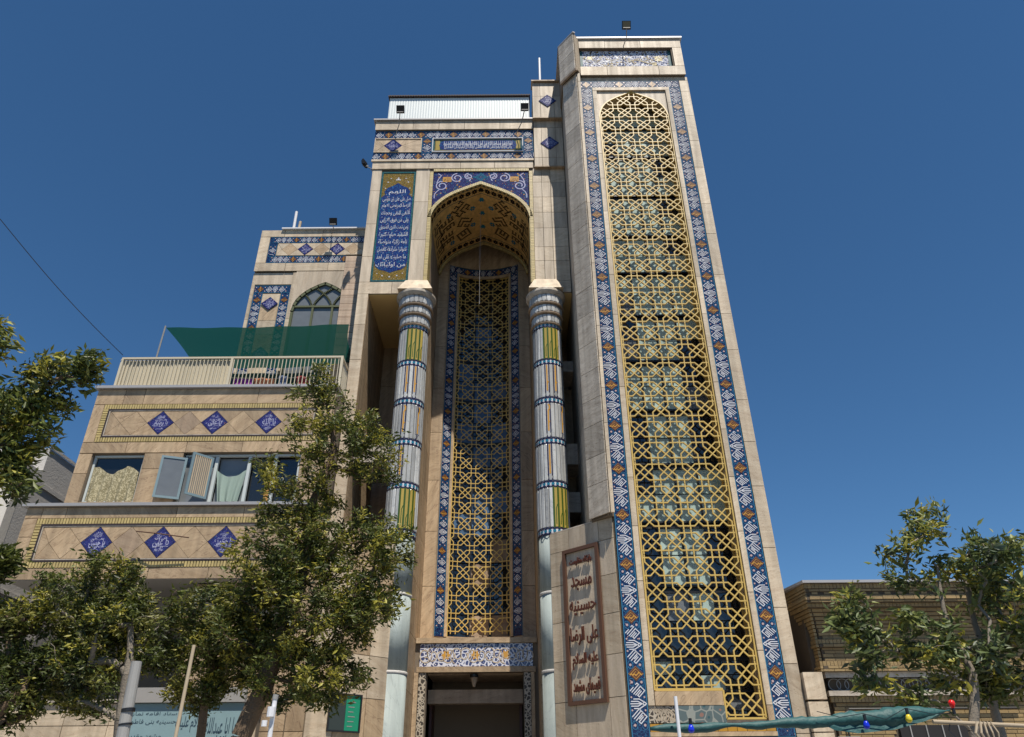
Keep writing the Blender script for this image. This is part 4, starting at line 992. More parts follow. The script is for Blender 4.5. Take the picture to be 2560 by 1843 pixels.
dr = part('door', 'black', mq, lambda b: b.box(-1.45, 21.0, 0, -.35, 21.06, 3.3), label='black double door deep inside the entrance')
frame_lines(dr, face(21.0), -1.6, 0, -.2, 3.42, .1, 'bluegrey', 0, .05, 'door_frame')
part('door_leaf', 'redwood', mq, lambda b: b.box(-2.04, 19.4, 0, -1.98, 20.4, 3.6)); part('door_leaf', 'redwood', mq, lambda b: b.box(.12, 19.4, 0, .18, 20.4, 3.6))
# --- lower walls left of the portal
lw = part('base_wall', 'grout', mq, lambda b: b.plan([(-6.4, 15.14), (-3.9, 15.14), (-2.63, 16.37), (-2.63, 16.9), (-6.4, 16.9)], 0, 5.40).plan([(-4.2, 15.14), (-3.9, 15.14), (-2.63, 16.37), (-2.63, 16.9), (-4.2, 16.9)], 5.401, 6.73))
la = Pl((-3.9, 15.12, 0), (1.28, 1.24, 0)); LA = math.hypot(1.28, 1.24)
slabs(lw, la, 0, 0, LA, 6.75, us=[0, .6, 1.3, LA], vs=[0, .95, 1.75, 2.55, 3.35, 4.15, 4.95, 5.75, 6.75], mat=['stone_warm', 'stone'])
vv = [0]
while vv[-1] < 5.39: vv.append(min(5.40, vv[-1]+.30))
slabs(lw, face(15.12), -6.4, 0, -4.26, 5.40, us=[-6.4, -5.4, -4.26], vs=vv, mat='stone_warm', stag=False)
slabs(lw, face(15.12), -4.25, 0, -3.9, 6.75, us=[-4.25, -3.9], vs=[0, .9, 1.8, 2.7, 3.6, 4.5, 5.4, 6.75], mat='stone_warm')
# --- beams in the side recesses
for (x0, x1, y, z0, z1) in ((-3.92, -2.95, 16.8, 8.75, 9.28), (1.2, 1.68, 17.5, 11.68, 12.0), (1.2, 1.68, 17.5, 8.95, 9.52), (1.2, 1.68, 17.5, 7.68, 8.2)):
    part('recess_beam', 'stone_grey', pw, lambda b: b.box(x0, y, z0, x1, y+.9, z1))
part('recess_panel', 'stone_warm', pw, lambda b: b.box(.83, 18.4, 0, 1.69, 18.5, 11.6))

# --- columns
def bevel_stave(mb, sf, pts, o0, o1, o2, g):
    n = len(pts); q = inset(pts, g); A = [sf(u, v, o0) for u, v in pts]; B = [sf(u, v, o1) for u, v in pts]; C = [sf(u, v, o2) for u, v in q]
    mb.add(A+B+C, [tuple(range(2*n, 3*n))]+[(i, (i+1) % n, n+(i+1) % n, n+i) for i in range(n)]+[(n+i, n+(i+1) % n, 2*n+(i+1) % n, 2*n+i) for i in range(n)])
def column(cx, cy, label):
    sf = Cyl(cx, cy, .370, 1); C0 = 2*math.pi*.370; N = 22
    core = MB(); core.lathe(cx, cy, [(.345, 0), (.345, 6.78), (.352, 6.80), (.352, 12.45), (.345, 12.5), (.345, 13.45)], 32)
    c = core.build('column', 'joint', mq, smooth=False, label=label)
    lowp = MB(); lowp.lathe(cx, cy, [(.355, 0), (.355, 3.86)], 40); lowp.build('smooth_shaft', 'marble_low', c, smooth=True)
    for z0, z1 in ((3.92, 5.46), (5.52, 6.76)):
        m = MB(); m.lathe(cx, cy, [(.355, z0), (.355, z1)], 40); m.build('smooth_shaft', 'marble_low', c, smooth=True)
    for z_ in (3.89, 5.49):
        m = MB(); m.lathe(cx, cy, [(.360, z_-.03), (.370, z_-.012), (.370, z_+.012), (.360, z_+.03)], 40); m.build('collar', 'concrete', c)
    rings = [12.42, 11.30, 10.19, 9.08, 7.97, 6.84]
    w = C0/N
    for s in range(5):
        zt, zb = rings[s]-.05, rings[s+1]+.05
        green = s in (0, 4); cols = {}
        k0 = {0: 10, 1: 10, 2: 10, 3: 9, 4: 11}[s]
        for k in range(N):
            u = (k-N/2+.5)*w; g = .007; p = .055; a0, a1 = u-w/2+g, u+w/2-g
            mat = 'marble'
            if green and (k in (k0, k0+1, k0+2, k0+3) or k in (2, 3, 4, 17, 18)): mat = 'olive_gold'
            mb = MB(); bevel_stave(mb, sf, [(a0, zb+p), (u, zb), (a1, zb+p), (a1, zt-p), (u, zt), (a0, zt-p)], -.02, .001, .0115, .016)
            st = mb.build('stave', mat, c)
            if mat == 'olive_gold':
                l = MB(); l.ribbon(sf, [(u-w*.5, zb+.02), (u-w*.5, zt-.02)], .042, .014); l.ribbon(sf, [(u, zb+.1), (u, zb+.28+.1*(k % 3)), (u+w*.3, zb+.38+.1*(k % 3))], .018, .013)
                l.build('green_line', 'green_tile', st)
        if not green:
            for q, kk in enumerate({1: (10, 12, 4, 18, 21), 2: (10, 13.5, 3, 18, 20), 3: (10, 4, 16, 21)}[s]):
                u = (kk-N/2)*w+w*.5; dk = MB(); gd_ = MB()
                dk.ribbon(sf, [(u, zb+.16), (u, zt-.01)], .118, .0125)
                gd_.ribbon(sf, [(u+.0, zb+.20), (u, zb+.42), (u+.028, zb+.47)] if s != 3 else [(u, zb+.2), (u, zb+.42)], .036, .0150)
                gd_.ribbon(sf, [(u, zb+.40), (u, zt-.06)] if s != 2 else [(u, zb+.40), (u, zt-.26), (u+.03, zt-.20), (u+.03, zt-.12), (u, zt-.08)], .036, .0155)
                d = .07
                dk.ribbon(sf, [(u-.05, zb+.18), (u+.05, zb+.06), (u, zb+.0), (u-.05, zb+.06), (u+.05, zb+.18)], .02, .0128)
                dk.build('navy_strip', 'navy_line', c); gd_.build('gold_strip', 'gold_tile', c)
    # turquoise lozenge belts with dark zigzag edging
    for z_ in rings:
        m = MB(); dz = MB()
        n2 = N*1
        belt = MB()
        for k in range(40): belt.rect(sf, -C0/2+C0*k/40, z_-.045, -C0/2+C0*(k+1)/40, z_+.045, -.01, .004)
        bl = belt.build('belt', 'white_tile', c)
        for k in range(n2):
            u = (k-n2/2)*C0/n2
            m.flat(sf, [(u-w*.40, z_), (u-w*.12, z_-.034), (u+w*.12, z_-.034), (u+w*.40, z_), (u+w*.12, z_+.034), (u-w*.12, z_+.034)], .012)
        pts = [((k-n2)*C0/(2*n2), z_+.055+(.028 if k % 2 else -.015)) for k in range(2*n2+1)]; dz.ribbon(sf, pts, .026, .0135)
        pts = [((k-n2)*C0/(2*n2), z_-.055-(.028 if k % 2 else -.015)) for k in range(2*n2+1)]; dz.ribbon(sf, pts, .026, .0135)
        m.build('lozenge', 'turq', bl, kind='stuff'); dz.build('zigzag', 'navy_line', bl)
    # three flaring tiers of short staves with stone lips, round abacus and splayed block
    for t, (z0, z1, r) in enumerate(((12.50, 12.76, .39), (12.82, 13.06, .42), (13.12, 13.38, .45))):
        s2 = Cyl(cx, cy, r, 1); w2 = 2*math.pi*r/N
        m = MB(); m.lathe(cx, cy, [(r-.01, z0), (r-.01, z1+.02)], 44); m.build('drum', 'joint', c)
        for k in range(N):
            u = (k-N/2+.5)*w2; a0, a1 = u-w2/2+.004, u+w2/2-.004
            mb = MB(); bevel_stave(mb, s2, [(a0, z0+.05), (u, z0+.005), (a1, z0+.05), (a1, z1-.01), (u, z1), (a0, z1-.01)], -.01, .002, .013, .016); mb.build('stave', 'marble', c)
        m = MB(); m.lathe(cx, cy, [(r+.01, z0-.045), (r+.03, z0-.03), (r+.035, z0-.005), (r+.01, z0+.01)], 44); m.build('lip', 'stone_dark', c)
    m = MB(); m.lathe(cx, cy, [(.47, 13.38), (.515, 13.43), (.54, 13.47), (.54, 13.53), (.51, 13.57)], 48); m.build('abacus', 'stone_grey', c, smooth=False)
    m = MB(); s_, b_ = .30, .47; zt, zb = 14.02, 13.57; yb = 16.47; yf = cy-.48; yt = 16.44
    m.add([(cx-b_, yf, zb), (cx+b_, yf, zb), (cx+b_, 16.9, zb), (cx-b_, 16.9, zb), (cx-s_, yt, zt), (cx+s_, yt, zt), (cx+s_, 16.9, zt), (cx-s_, 16.9, zt)],
          [(0, 3, 2, 1), (4, 5, 6, 7), (0, 1, 5, 4), (1, 2, 6, 5), (2, 3, 7, 6), (3, 0, 4, 7)]); m.build('capital_block', 'stone', c)
    return c
column(-2.62, 16.68, 'left marble column with blue lozenge belts'); column(.94, 16.68, 'right marble column, its foot hidden behind the sign wall')

# ------------------------------------------------------------------ balcony block on the left
ap = thing('apartment_block', 'beige stone block with two balcony parapets of blue diamond tiles and a railed terrace', 'building', (-7, 16, 0))
def ap_mass(b):
    b.box(-10.05, 15.82, 8.60, -4.26, 18.2, 10.28)
    b.box(-10.05, 15.82, 7.0, -9.74, 18.2, 8.6); b.box(-8.53, 15.82, 7.0, -7.62, 18.2, 8.6); b.box(-4.9, 15.82, 7.0, -4.26, 18.2, 8.6)
    b.box(-10.05, 17.4, 7.0, -4.26, 18.2, 8.6)
    b.box(-10.13, 14.82, 5.45, -4.26, 15.0, 6.93); b.box(-10.13, 15.001, 6.7, -4.26, 18.2, 6.93); b.box(-10.13, 15.001, 5.45, -4.26, 18.2, 5.6)
    b.box(-7.82, 18.02, 5.0, -4.4, 24, 17.14); b.box(-7.82, 17.965, 15.53, -4.3, 18.02, 17.14)
    b.box(-10.05, 18.2, 0, -4.4, 24, 10.28)
    b.box(-10.1, 16.9, 0, -6.4, 18.2, 5.45)
am = part('block_wall', 'grout', ap, ap_mass)
part('balcony_soffit', 'plaster_grey', ap, lambda b: b.box(-10.15, 14.80, 5.425, -4.26, 16.9, 5.445).box(-10.1, 16.5, 5.15, -4.3, 16.8, 5.42))
for x0, x1 in ((-10.1, -9.55), (-6.7, -6.4)): part('pier', 'stone_dark', ap, lambda b: b.box(x0, 16.3, 0, x1, 16.88, 5.15))
FU = face(15.80); FLw = face(14.80)
# upper parapet
up = part('upper_parapet', 'grout', ap, lambda b: b.box(-10.05, 15.80, 8.60, -4.26, 15.82, 10.28))
part('coping', 'trim_grey', up, lambda b: b.box(-10.12, 15.70, 10.285, -4.24, 16.05, 10.355))
slabs(up, FU, -10.06, 9.87, -4.26, 10.28, us=[-10.06, -9.38, -8.9, -6.15, -5.2, -4.26], vs=[9.87, 10.28], mat='stone_warm')
slabs(up, FU, -10.06, 8.60, -4.26, 8.875, us=[-10.06, -9.0, -7.6, -6.3, -4.26], vs=[8.60, 8.875], mat='stone_warm')
slab(up, FU, rpts(-10.06, 8.88, -9.80, 9.865), 'stone_warm'); slab(up, FU, rpts(-4.55, 8.88, -4.26, 9.865), 'stone_warm')
brick_frame(up, FU, -9.79, 8.885, -4.56, 9.86, .115, .06)
frame_lines(up, FU, -9.67, 9.0, -4.68, 9.74, .035, 'line_dark', 0, .035, 'dark_frame')
frame_lines(up, FU, -9.635, 9.035, -4.715, 9.705, .02, 'stone_grey', 0, .028, 'pale_frame')
cs = [(-8.99, 's'), (-8.35, 't'), (-7.71, 's'), (-7.07, 't'), (-6.43, 's'), (-5.79, 't'), (-5.15, 's')]
stone_diamonds(up, FU, -9.61, 9.06, -4.74, 9.68, cs, .32)
for c, k in cs:
    if k == 't': diamond_tile(up, FU, c, 9.37, .315, .305)
# lower parapet
lo = part('lower_parapet', 'grout', ap, lambda b: b.box(-10.13, 14.80, 5.45, -4.26, 14.82, 6.93))
part('coping', 'trim_grey', lo, lambda b: b.box(-10.22, 14.70, 6.935, -4.24, 15.79, 7.0))
slabs(lo, FLw, -10.14, 6.69, -4.26, 6.93, us=[-10.14, -9.8, -9.3, -7.0, -5.6, -4.26], vs=[6.69, 6.93], mat='stone_warm')
slabs(lo, FLw, -10.14, 5.43, -4.26, 5.66, us=[-10.14, -8.9, -7.3, -6.1, -4.26], vs=[5.43, 5.66], mat='stone_warm')
slabs(lo, FLw, -10.14, 5.66, -9.86, 6.69, us=[-10.14, -9.86], vs=[5.66, 6.3, 6.69], mat='stone_warm'); slab(lo, FLw, rpts(-4.5, 5.66, -4.26, 6.69), 'stone_warm')
brick_frame(lo, FLw, -9.85, 5.665, -4.51, 6.685, .115, .06)
frame_lines(lo, FLw, -9.73, 5.785, -4.63, 6.565, .035, 'line_dark', 0, .035, 'dark_frame')
frame_lines(lo, FLw, -9.695, 5.82, -4.665, 6.53, .02, 'stone_grey', 0, .028, 'pale_frame')
cs = [(-9.15, 's'), (-8.50, 't'), (-7.85, 's'), (-7.20, 't'), (-6.56, 's'), (-5.91, 't'), (-5.27, 's')]
stone_diamonds(lo, FLw, -9.67, 5.845, -4.69, 6.505, cs, .325)
for c, k in cs:
    if k == 't': diamond_tile(lo, FLw, c, 6.175, .32, .322)
# storey wall between the parapets
slabs(am, FU, -10.06, 7.0, -9.74, 8.59, us=[-10.06, -9.74], vs=[7.0, 8.1, 8.59], mat='stone_warm')
slabs(am, FU, -8.53, 7.0, -7.62, 8.59, us=[-8.53, -7.62], vs=[7.0, 8.2, 8.59], mat='stone_warm'); slab(am, FU, rpts(-4.9, 7.0, -4.26, 8.59), 'stone_warm')
slab(am, FU, rpts(-9.74, 7.0, -8.53, 7.42), 'stone_warm'); slab(am, FU, rpts(-7.62, 7.0, -4.9, 7.35), 'stone_warm')
FW = face(15.93)
w1 = frame_lines(ap, FW, -9.73, 7.42, -8.54, 8.585, .05, 'alu', -.03, .04, 'window')
part('pane', 'glass_dark', w1, lambda b: b.rect(FW, -9.69, 7.46, -8.58, 8.54, -.02, -.01))
part('room', 'dark', ap, lambda b: b.box(-9.74, 17.0, 7.0, -8.53, 17.05, 8.6).box(-7.62, 17.0, 7.0, -4.9, 17.05, 8.6))
w2 = frame_lines(ap, FW, -7.61, 7.36, -4.92, 8.585, .05, 'alu', -.03, .04, 'window')
for x in (-6.86, -6.1, -5.5): part('mullion', 'alu', w2, lambda b: b.rect(FW, x-.035, 7.41, x+.035, 8.53, -.03, .045))
part('pane', 'glass_grey', w2, lambda b: b.rect(FW, -7.56, 7.41, -6.9, 8.53, -.01, 0))
part('pane', 'glass_grey', w2, lambda b: b.rect(FW, -6.82, 7.41, -6.14, 8.53, -.09, -.08)); part('pane', 'glass_dark', w2, lambda b: b.rect(FW, -6.06, 7.41, -5.0, 8.53, -.09, -.08))
part('orange_post', 'wood', ap, lambda b: b.box(-5.68, 15.97, 7.36, -5.52, 16.02, 8.5))
# open casements, hinged and swung outwards
def casement(hx, w_, ang, mat, bars):
    U = Vector((math.cos(ang), -math.sin(ang), 0)); P = Pl((hx, 15.80, 0), -U if ang > math.pi/2 else U)
    sf = Pl((hx, 15.78, 0), U)
    cas = frame_lines(ap, sf, 0, 7.45, w_, 8.45, .05, mat, -.02, .02, 'casement')
    part('pane', 'glass_grey', cas, lambda b: b.rect(sf, .05, 7.5, w_-.05, 8.4, -.005, .005))
    if bars:
        for k in range(9): part('slat', 'wood_pale', cas, lambda b: b.rect(sf, .05+k*(w_-.1)/9, 7.5, .05+(k+.55)*(w_-.1)/9, 8.4, -.02, -.006))
    return cas
casement(-7.50, .55, math.pi-.35, 'bluegrey', False)
casement(-6.90, .50, math.pi-.85, 'bluegrey', True)
part('sill_board', 'wood_pale', ap, lambda b: b.box(-8.1, 14.95, 7.02, -7.5, 15.6, 7.06))
def curtain(name, x0, x1, z0, z1, y, mat, folds, label, cat, gath=None, amp=.035):
    n, m = 60, 14; mb = MB(); vs = []
    for j in range(m+1):
        t = j/m
        for i in range(n+1):
            s = i/n; x = x0+(x1-x0)*s; z_ = z1+(z0-z1)*t
            if gath: x, z_ = gath(s, t, x, z_)
            vs.append((x, y+amp*math.sin(s*folds*2*math.pi+1.2*math.sin(t*2))*(.5+.5*t), z_))
    fs = [(j*(n+1)+i, (j+1)*(n+1)+i, (j+1)*(n+1)+i+1, j*(n+1)+i+1) for j in range(m) for i in range(n)]
    mb.add(vs, fs); return tag(mb.build(name, mat, None, smooth=True), label, cat)
curtain('curtain', -9.66, -8.6, 7.43, 8.20, 15.855, 'curtain', 5, 'ivory lace curtain hanging in the left window of the beige block', 'curtain',
        lambda s, t, x, z_: (x, z_+(.09*math.sin(s*9+1)*(1-t))), .045)
curtain('curtain', -6.82, -6.13, 7.43, 8.2, 15.88, 'curtain_green', 3, 'pale green curtain draped in the open window beside the casements', 'curtain',
        lambda s, t, x, z_: (x*(1-.35*t)+(-6.42)*.35*t, z_-.35*math.sin(s*math.pi)*(1-t)*.5+.0), .03)
# --- terrace: railing, shade net, washing
RY = 15.88
rl = thing('terrace_railing', 'cream metal railing of thin bars along the terrace edge, left part backed with ribbed sheet', 'railing', (-7, RY, 10.36))
part('top_rail', 'rail', rl, lambda b: b.box(-9.77, RY-.025, 11.19, -4.22, RY+.025, 11.24))
part('bottom_rail', 'rail', rl, lambda b: b.box(-9.77, RY-.02, 10.40, -4.22, RY+.02, 10.44))
for x in (-9.75, -7.0, -4.25): part('post', 'rail', rl, lambda b: b.box(x-.03, RY-.03, 10.36, x+.03, RY+.03, 11.19))
x = -9.66
while x < -4.32:
    if abs(x+7.0) > .05: part('bar', 'rail', rl, lambda b: b.box(x-.008, RY-.012, 10.44, x+.008, RY+.012, 11.19))
    x += .0935
part('side_rail', 'rail', rl, lambda b: b.box(-4.27, RY+.03, 11.19, -4.23, 17.9, 11.24).box(-4.27, RY+.03, 10.40, -4.23, 17.9, 10.44))
for k in range(18): part('bar', 'rail', rl, lambda b: b.box(-4.262, RY+.12+k*.105, 10.44, -4.246, RY+.136+k*.105, 11.19))
def ribbed(b):
    n = 100
    for i in range(n):
        a, c = -9.72+2.70*i/n, -9.72+2.70*(i+1)/n; y0, y1 = [RY+.035+.022*(1 if (k % 4) in (1, 2) else 0) for k in (i, i+1)]
        b.add([(a, y0, 10.42), (c, y1, 10.42), (c, y1, 11.19), (a, y0, 11.19)], [(0, 1, 2, 3)])
part('ribbed_sheet', 'rail', rl, ribbed)
nt = MB(); n, m = 40, 12; vs = []
for j in range(m+1):
    t = j/m
    for i in range(n+1):
        s = i/n
        xl = -9.13+.30*math.sin(t*math.pi/2)*(1-.25*t); xr = -4.30-.16*math.sin(t*math.pi)+.02*t
        x = xl+(xr-xl)*s; y = 16.3+1.62*t+.0*s
        z_ = 12.42+.07*s-.26*t-.13*math.sin(s*math.pi)*(.35+.3*t)-.04*math.sin(t*math.pi)+.012*math.sin(s*23+t*5)
        vs.append((x, y, z_))
nt.add(vs, [(j*(n+1)+i, j*(n+1)+i+1, (j+1)*(n+1)+i+1, (j+1)*(n+1)+i) for j in range(m) for i in range(n)])
# front hem hangs down to the washing line
tag(nt.build('shade_net', 'net', None, smooth=True), 'dark green shade net stretched above the railed terrace', 'shade net')
hn = MB(); vs = []
for j in range(9):
    t = j/8
    for i in range(41):
        s = i/40; xl = -8.72+.25*t; xr = -4.45+.03*t
        vs.append((xl+(xr-xl)*s, 17.9+.03*math.sin(s*30+t*2), 12.0-.0*s-1.3*t-.1*math.sin(s*math.pi)*(1-t)))
hn.add(vs, [(j*41+i, j*41+i+1, (j+1)*41+i+1, (j+1)*41+i) for j in range(8) for i in range(40)])
tag(hn.build('net_curtain', 'net', None, smooth=True), 'lower green net hanging behind the terrace bars', 'net')
part_p = MB(); part_p.tube([(-9.17, 16.28, 10.3), (-9.15, 16.3, 12.47)], .022, 6)
tag(part_p.build('net_pole', 'steel', None), 'thin dark pole holding the left corner of the green net', 'pole')
def washing(x0, x1, z0, z1, y, mat, label):
    mb = MB(); n = 10; vs = []
    for j in range(4):
        for i in range(n+1):
            s = i/n; vs.append((x0+(x1-x0)*s, y+.015*math.sin(s*12+j), z1+(z0-z1)*j/3-.03*math.sin(s*math.pi)*(j == 3)+.015*math.sin(s*5)))
    mb.add(vs, [(j*(n+1)+i, (j+1)*(n+1)+i, (j+1)*(n+1)+i+1, j*(n+1)+i+1) for j in range(3) for i in range(n)])
    tag(mb.build('washing', M[mat], None, smooth=True), label, 'laundry')
washing(-7.0, -6.47, 10.42, 10.74, 16.12, 'purple', 'purple cloth drying behind the terrace bars, left end of the line')
washing(-6.46, -5.95, 10.45, 10.76, 16.14, 'orange', 'orange cloth drying on the terrace next to the purple one')
washing(-5.85, -5.62, 10.42, 10.82, 16.12, 'bluec', 'blue grey cloth drying on the terrace right of the orange one')
washing(-5.40, -5.1, 10.42, 10.80, 16.12, 'redc', 'dark red cloth drying behind the terrace bars near the tree top')
mb = MB(); mb.tube([(-7.05, 16.13, 10.78), (-6, 16.13, 10.75), (-5, 16.13, 10.79)], .005, 4); tag(mb.build('washing_line', 'steel', None), 'washing line strung behind the terrace bars', 'line')

mb = MB(); mb.tube([(-7.62, 14.55, 6.33), (-7.2, 14.5, 6.27), (-6.53, 14.55, 6.19)], .012, 6); tag(mb.build('rusty_rod', 'rust', None), 'thin rusty rod sticking across the middle diamond of the lower parapet', 'rod')
# --- upper wing behind the terrace (part of the block)
F8 = face(18.0); F9 = face(17.945)
wg = part('wing_wall', 'grout', ap, lambda b: b.rect(F8, -7.74, 10.3, -4.62, 15.52, -.01, .0))
part('coping', 'trim_white', wg, lambda b: b.box(-7.2, 17.85, 17.145, -4.3, 18.2, 17.19))
slabs(wg, F9, -7.84, 16.87, -4.4, 17.14, us=[-7.84, -7.1, -5.9, -4.4], vs=[16.87, 17.14]); slabs(wg, F9, -7.84, 15.53, -4.4, 15.84, us=[-7.84, -6.9, -5.6, -4.4], vs=[15.53, 15.84])
slab(wg, F9, rpts(-7.84, 15.845, -7.53, 16.865), 'stone')
band(ap, F9, -7.52, 16.63, -4.4, 16.86, False, .78, .04); band(ap, F9, -7.52, 15.85, -4.4, 16.11, False, .78, .04)
band(ap, F9, -7.52, 16.12, -7.27, 16.62, True, 1.0, -.5)
stone_diamonds(wg, F9, -7.25, 16.13, -4.4, 16.61, [(-6.86, 's'), (-6.37, 't'), (-5.88, 's'), (-5.39, 't'), (-4.9, 's')], .245, ('stone', 'stone_warm'))
diamond_tile(wg, F9, -6.37, 16.37, .24, .235); diamond_tile(wg, F9, -5.39, 16.37, .24, .235)
slab(wg, F8, rpts(-7.74, 15.06, -6.56, 15.5), 'stone_tall')
slabs(wg, F8, -7.84, 10.3, -7.73, 15.5, us=[-7.84, -7.73], vs=[10.3, 12.0, 13.8, 15.5])
slabs(wg, F8, -6.63, 10.3, -6.50, 15.5, us=[-6.63, -6.50], vs=[10.3, 12.0, 13.8, 15.5], t=.05)
band(ap, F8, -7.72, 10.4, -7.45, 14.75, True, 1.0, .1); band(ap, F8, -6.90, 10.4, -6.64, 14.75, True, 1.0, .1, mirror=-1); band(ap, F8, -7.72, 14.76, -6.64, 15.02, False, .9, .18)
for j in range(9): slab(wg, F8, rpts(-7.44, 10.4+j*.48, -6.91, min(14.74, 10.4+(j+1)*.48)), rnd.choice(['stone', 'stone_warm']), .02)
diamond_tile(wg, Pl((0, 17.97, 0), (1, 0, 0)), -7.18, 14.345, .255, .24); diamond_tile(wg, Pl((0, 17.97, 0), (1, 0, 0)), -7.18, 12.6, .255, .24)
# arched window with olive tracery
WX, WZ = -5.60, 15.06
WP = [(0, 0), (.2, .10), (.4, .225), (.55, .345), (.68, .49), (.78, .65), (.84, .82), (.87, 1.02)]
spandrel(F8, WX, WZ+.05, [(a*1.04, z_) for a, z_ in WP], 15.51, .92, -.01, .07, 'arch_surround', 'stone_tall', wg)
aw = MB(); Wp = [(WX-a, WZ-z_) for a, z_ in reversed(WP)]+[(WX+a, WZ-z_) for a, z_ in WP[1:]]
f7 = face(17.992)
awf = MB()
def thick(mb, sf, pts, w, o0, o1):
    for a, b in zip(pts, pts[1:]):
        d = Vector((b[0]-a[0], b[1]-a[1])); L_ = d.length; d.normalize(); n = Vector((-d.y, d.x))*w/2; e_ = d*w*.25
        mb.prism(sf, [(a[0]-n.x-e_.x, a[1]-n.y-e_.y), (b[0]-n.x+e_.x, b[1]-n.y+e_.y), (b[0]+n.x+e_.x, b[1]+n.y+e_.y), (a[0]+n.x-e_.x, a[1]+n.y-e_.y)], o0, o1)
thick(awf, f7, [(WX-.87, 10.4)]+Wp+[(WX+.87, 10.4)], .07, 0, .06)
thick(awf, f7, [(WX-.87, 14.22), (WX+.87, 14.22)], .06, 0, .055)
for x in (-5.87, -5.29): thick(awf, f7, [(x, 10.4), (x, 14.22)], .06, 0, .05)
def wtop(dx):
    dx = abs(dx)
    for (a, za), (b, zb) in zip(WP, WP[1:]):
        if dx <= b: return WZ-(za+(zb-za)*(dx-a)/(b-a))
    return -9
for sh in (.57, 1.15, -.57, -1.15):
    side = [(WX-a, WZ-z_) for a, z_ in reversed(WP)] if sh > 0 else [(WX+a, WZ-z_) for a, z_ in reversed(WP)]
    side = resample([(x+sh, z_) for x, z_ in side], .05); side = [p for p in side if p[1] > 14.2 and p[1] < wtop(p[0]-WX)+.02]
    if len(side) > 1: thick(awf, f7, side, .05, 0, .045 if sh > 0 else .042)
awo = awf.build('arched_window', 'olive_paint', ap)
part('pane', 'glass_grey', awo, lambda b: b.prism(f7, [(WX-.87, 10.4), (WX+.87, 10.4)]+[(u, v) for u, v in Wp[::-1]], -.004, .004))
# coursed pink pilaster
pk = part('pilaster', 'grout', ap, lambda b: b.box(-5.06, 17.88, 10.3, -4.42, 18.0, 16.06))
vv = [10.3]
while vv[-1] < 16.0: vv.append(min(16.07, vv[-1]+rnd.choice([.2, .24, .3])))
slabs(pk, face(17.88), -5.07, 10.3, -4.3, 16.07, us=[-5.07, -4.3], vs=vv, mat='stone_pink', t=.02)
part('cap', 'stone', pk, lambda b: b.box(-5.08, 17.84, 16.075, -4.3, 18, 16.11))

# ------------------------------------------------------------------ roof things
sh = thing('roof_shed', 'white corrugated metal shed on the roof behind the portal cornice', 'shed', (-1.7, 17.5, 20.3))
def corr(b, x0, x1, y, z0, z1, step=.05, a=.012):
    n = int((x1-x0)/step)
    for i in range(n):
        p, q = x0+(x1-x0)*i/n, x0+(x1-x0)*(i+1)/n; ya, yb = [y-a*(k % 2) for k in (i, i+1)]
        b.add([(p, ya, z0), (q, yb, z0), (q, yb, z1), (p, ya, z1)], [(0, 1, 2, 3)])
part('front_sheet', 'white_sheet', sh, lambda b: corr(b, -4.17, .66, 17.5, 20.3, 22.70, .045, .004))
part('side_sheet', 'white_sheet', sh, lambda b: b.box(-4.17, 17.51, 20.3, -4.13, 21.5, 22.7))
def eave(b):
    n = 110
    for i in range(n):
        x = -4.22+4.92*i/n; b.box(x, 17.42, 22.71+.02*(i % 2), x+4.92/n, 21.5, 22.76+.02*(i % 2))
part('roof_sheet', 'roof_edge', sh, eave)
def floodlight(base, head, label, tilt=.5, s=.16, yaw=0):
    base = Vector(base); head = Vector(head)
    o = thing('floodlight', label, 'floodlight', tuple(base), 'floodlights on bent arms along the roof edges')
    mid = base.lerp(head, .45)+Vector((.05, 0, -.04))
    part('arm', 'steel', o, lambda b: b.tube([base, mid, head+Vector((0, .02, -s*.9))], .014, 6))
    part('bracket', 'steel', o, lambda b: b.bar(head+Vector((-s*.8, .02, -s*.85)), head+Vector((s*.8, .02, -s*.85)), .02))
    rot = Matrix.Rotation(yaw, 3, 'Z') @ Matrix.Rotation(-tilt, 3, 'X')
    def hs(b, w, h, d, y0):
        vs = [head+rot @ Vector((x*w, y0+y*d, z_*h)) for x, y, z_ in ((-1, 0, -1), (1, 0, -1), (1, 1, -1), (-1, 1, -1), (-1, 0, 1), (1, 0, 1), (1, 1, 1), (-1, 1, 1))]
        b.add(vs, [(0, 3, 2, 1), (4, 5, 6, 7), (0, 1, 5, 4), (1, 2, 6, 5), (2, 3, 7, 6), (3, 0, 4, 7)])
    hd = part('head', 'black', o, lambda b: hs(b, s, s*.95, .06, 0))
    part('lens', 'glass_dark', hd, lambda b: hs(b, s*.85, s*.8, .004, -.006))
    for k in range(4): part('fin', 'black', hd, lambda b: hs(b, s*.9, .01, .03, .062) if False else [b.add([head+rot @ Vector((x*s*.9, .06+y*.03, (-.6+.4*k)*s+z_*.01)) for x, y, z_ in ((-1, 0, -1), (1, 0, -1), (1, 1, -1), (-1, 1, -1), (-1, 0, 1), (1, 0, 1), (1, 1, 1), (-1, 1, 1))], [(0, 3, 2, 1), (4, 5, 6, 7), (0, 1, 5, 4), (1, 2, 6, 5), (2, 3, 7, 6), (3, 0, 4, 7)])])
    return o
floodlight((-3.62, 16.45, 19.7), (-3.42, 15.85, 20.22), 'square black floodlight on a bent arm above the left end of the portal cornice', -.5, .125)
floodlight((.18, 16.45, 19.72), (.46, 15.85, 20.28), 'square black floodlight above the right end of the portal cornice', -.5, .125)
floodlight((3.57, 15.02, 22.0), (3.64, 14.50, 22.36), 'square black floodlight on top of the lattice tower', -.5, .135)
floodlight((-5.62, 17.9, 16.95), (-5.50, 17.45, 17.07), 'small square floodlight above the frieze of the upper wing', -.5, .115)
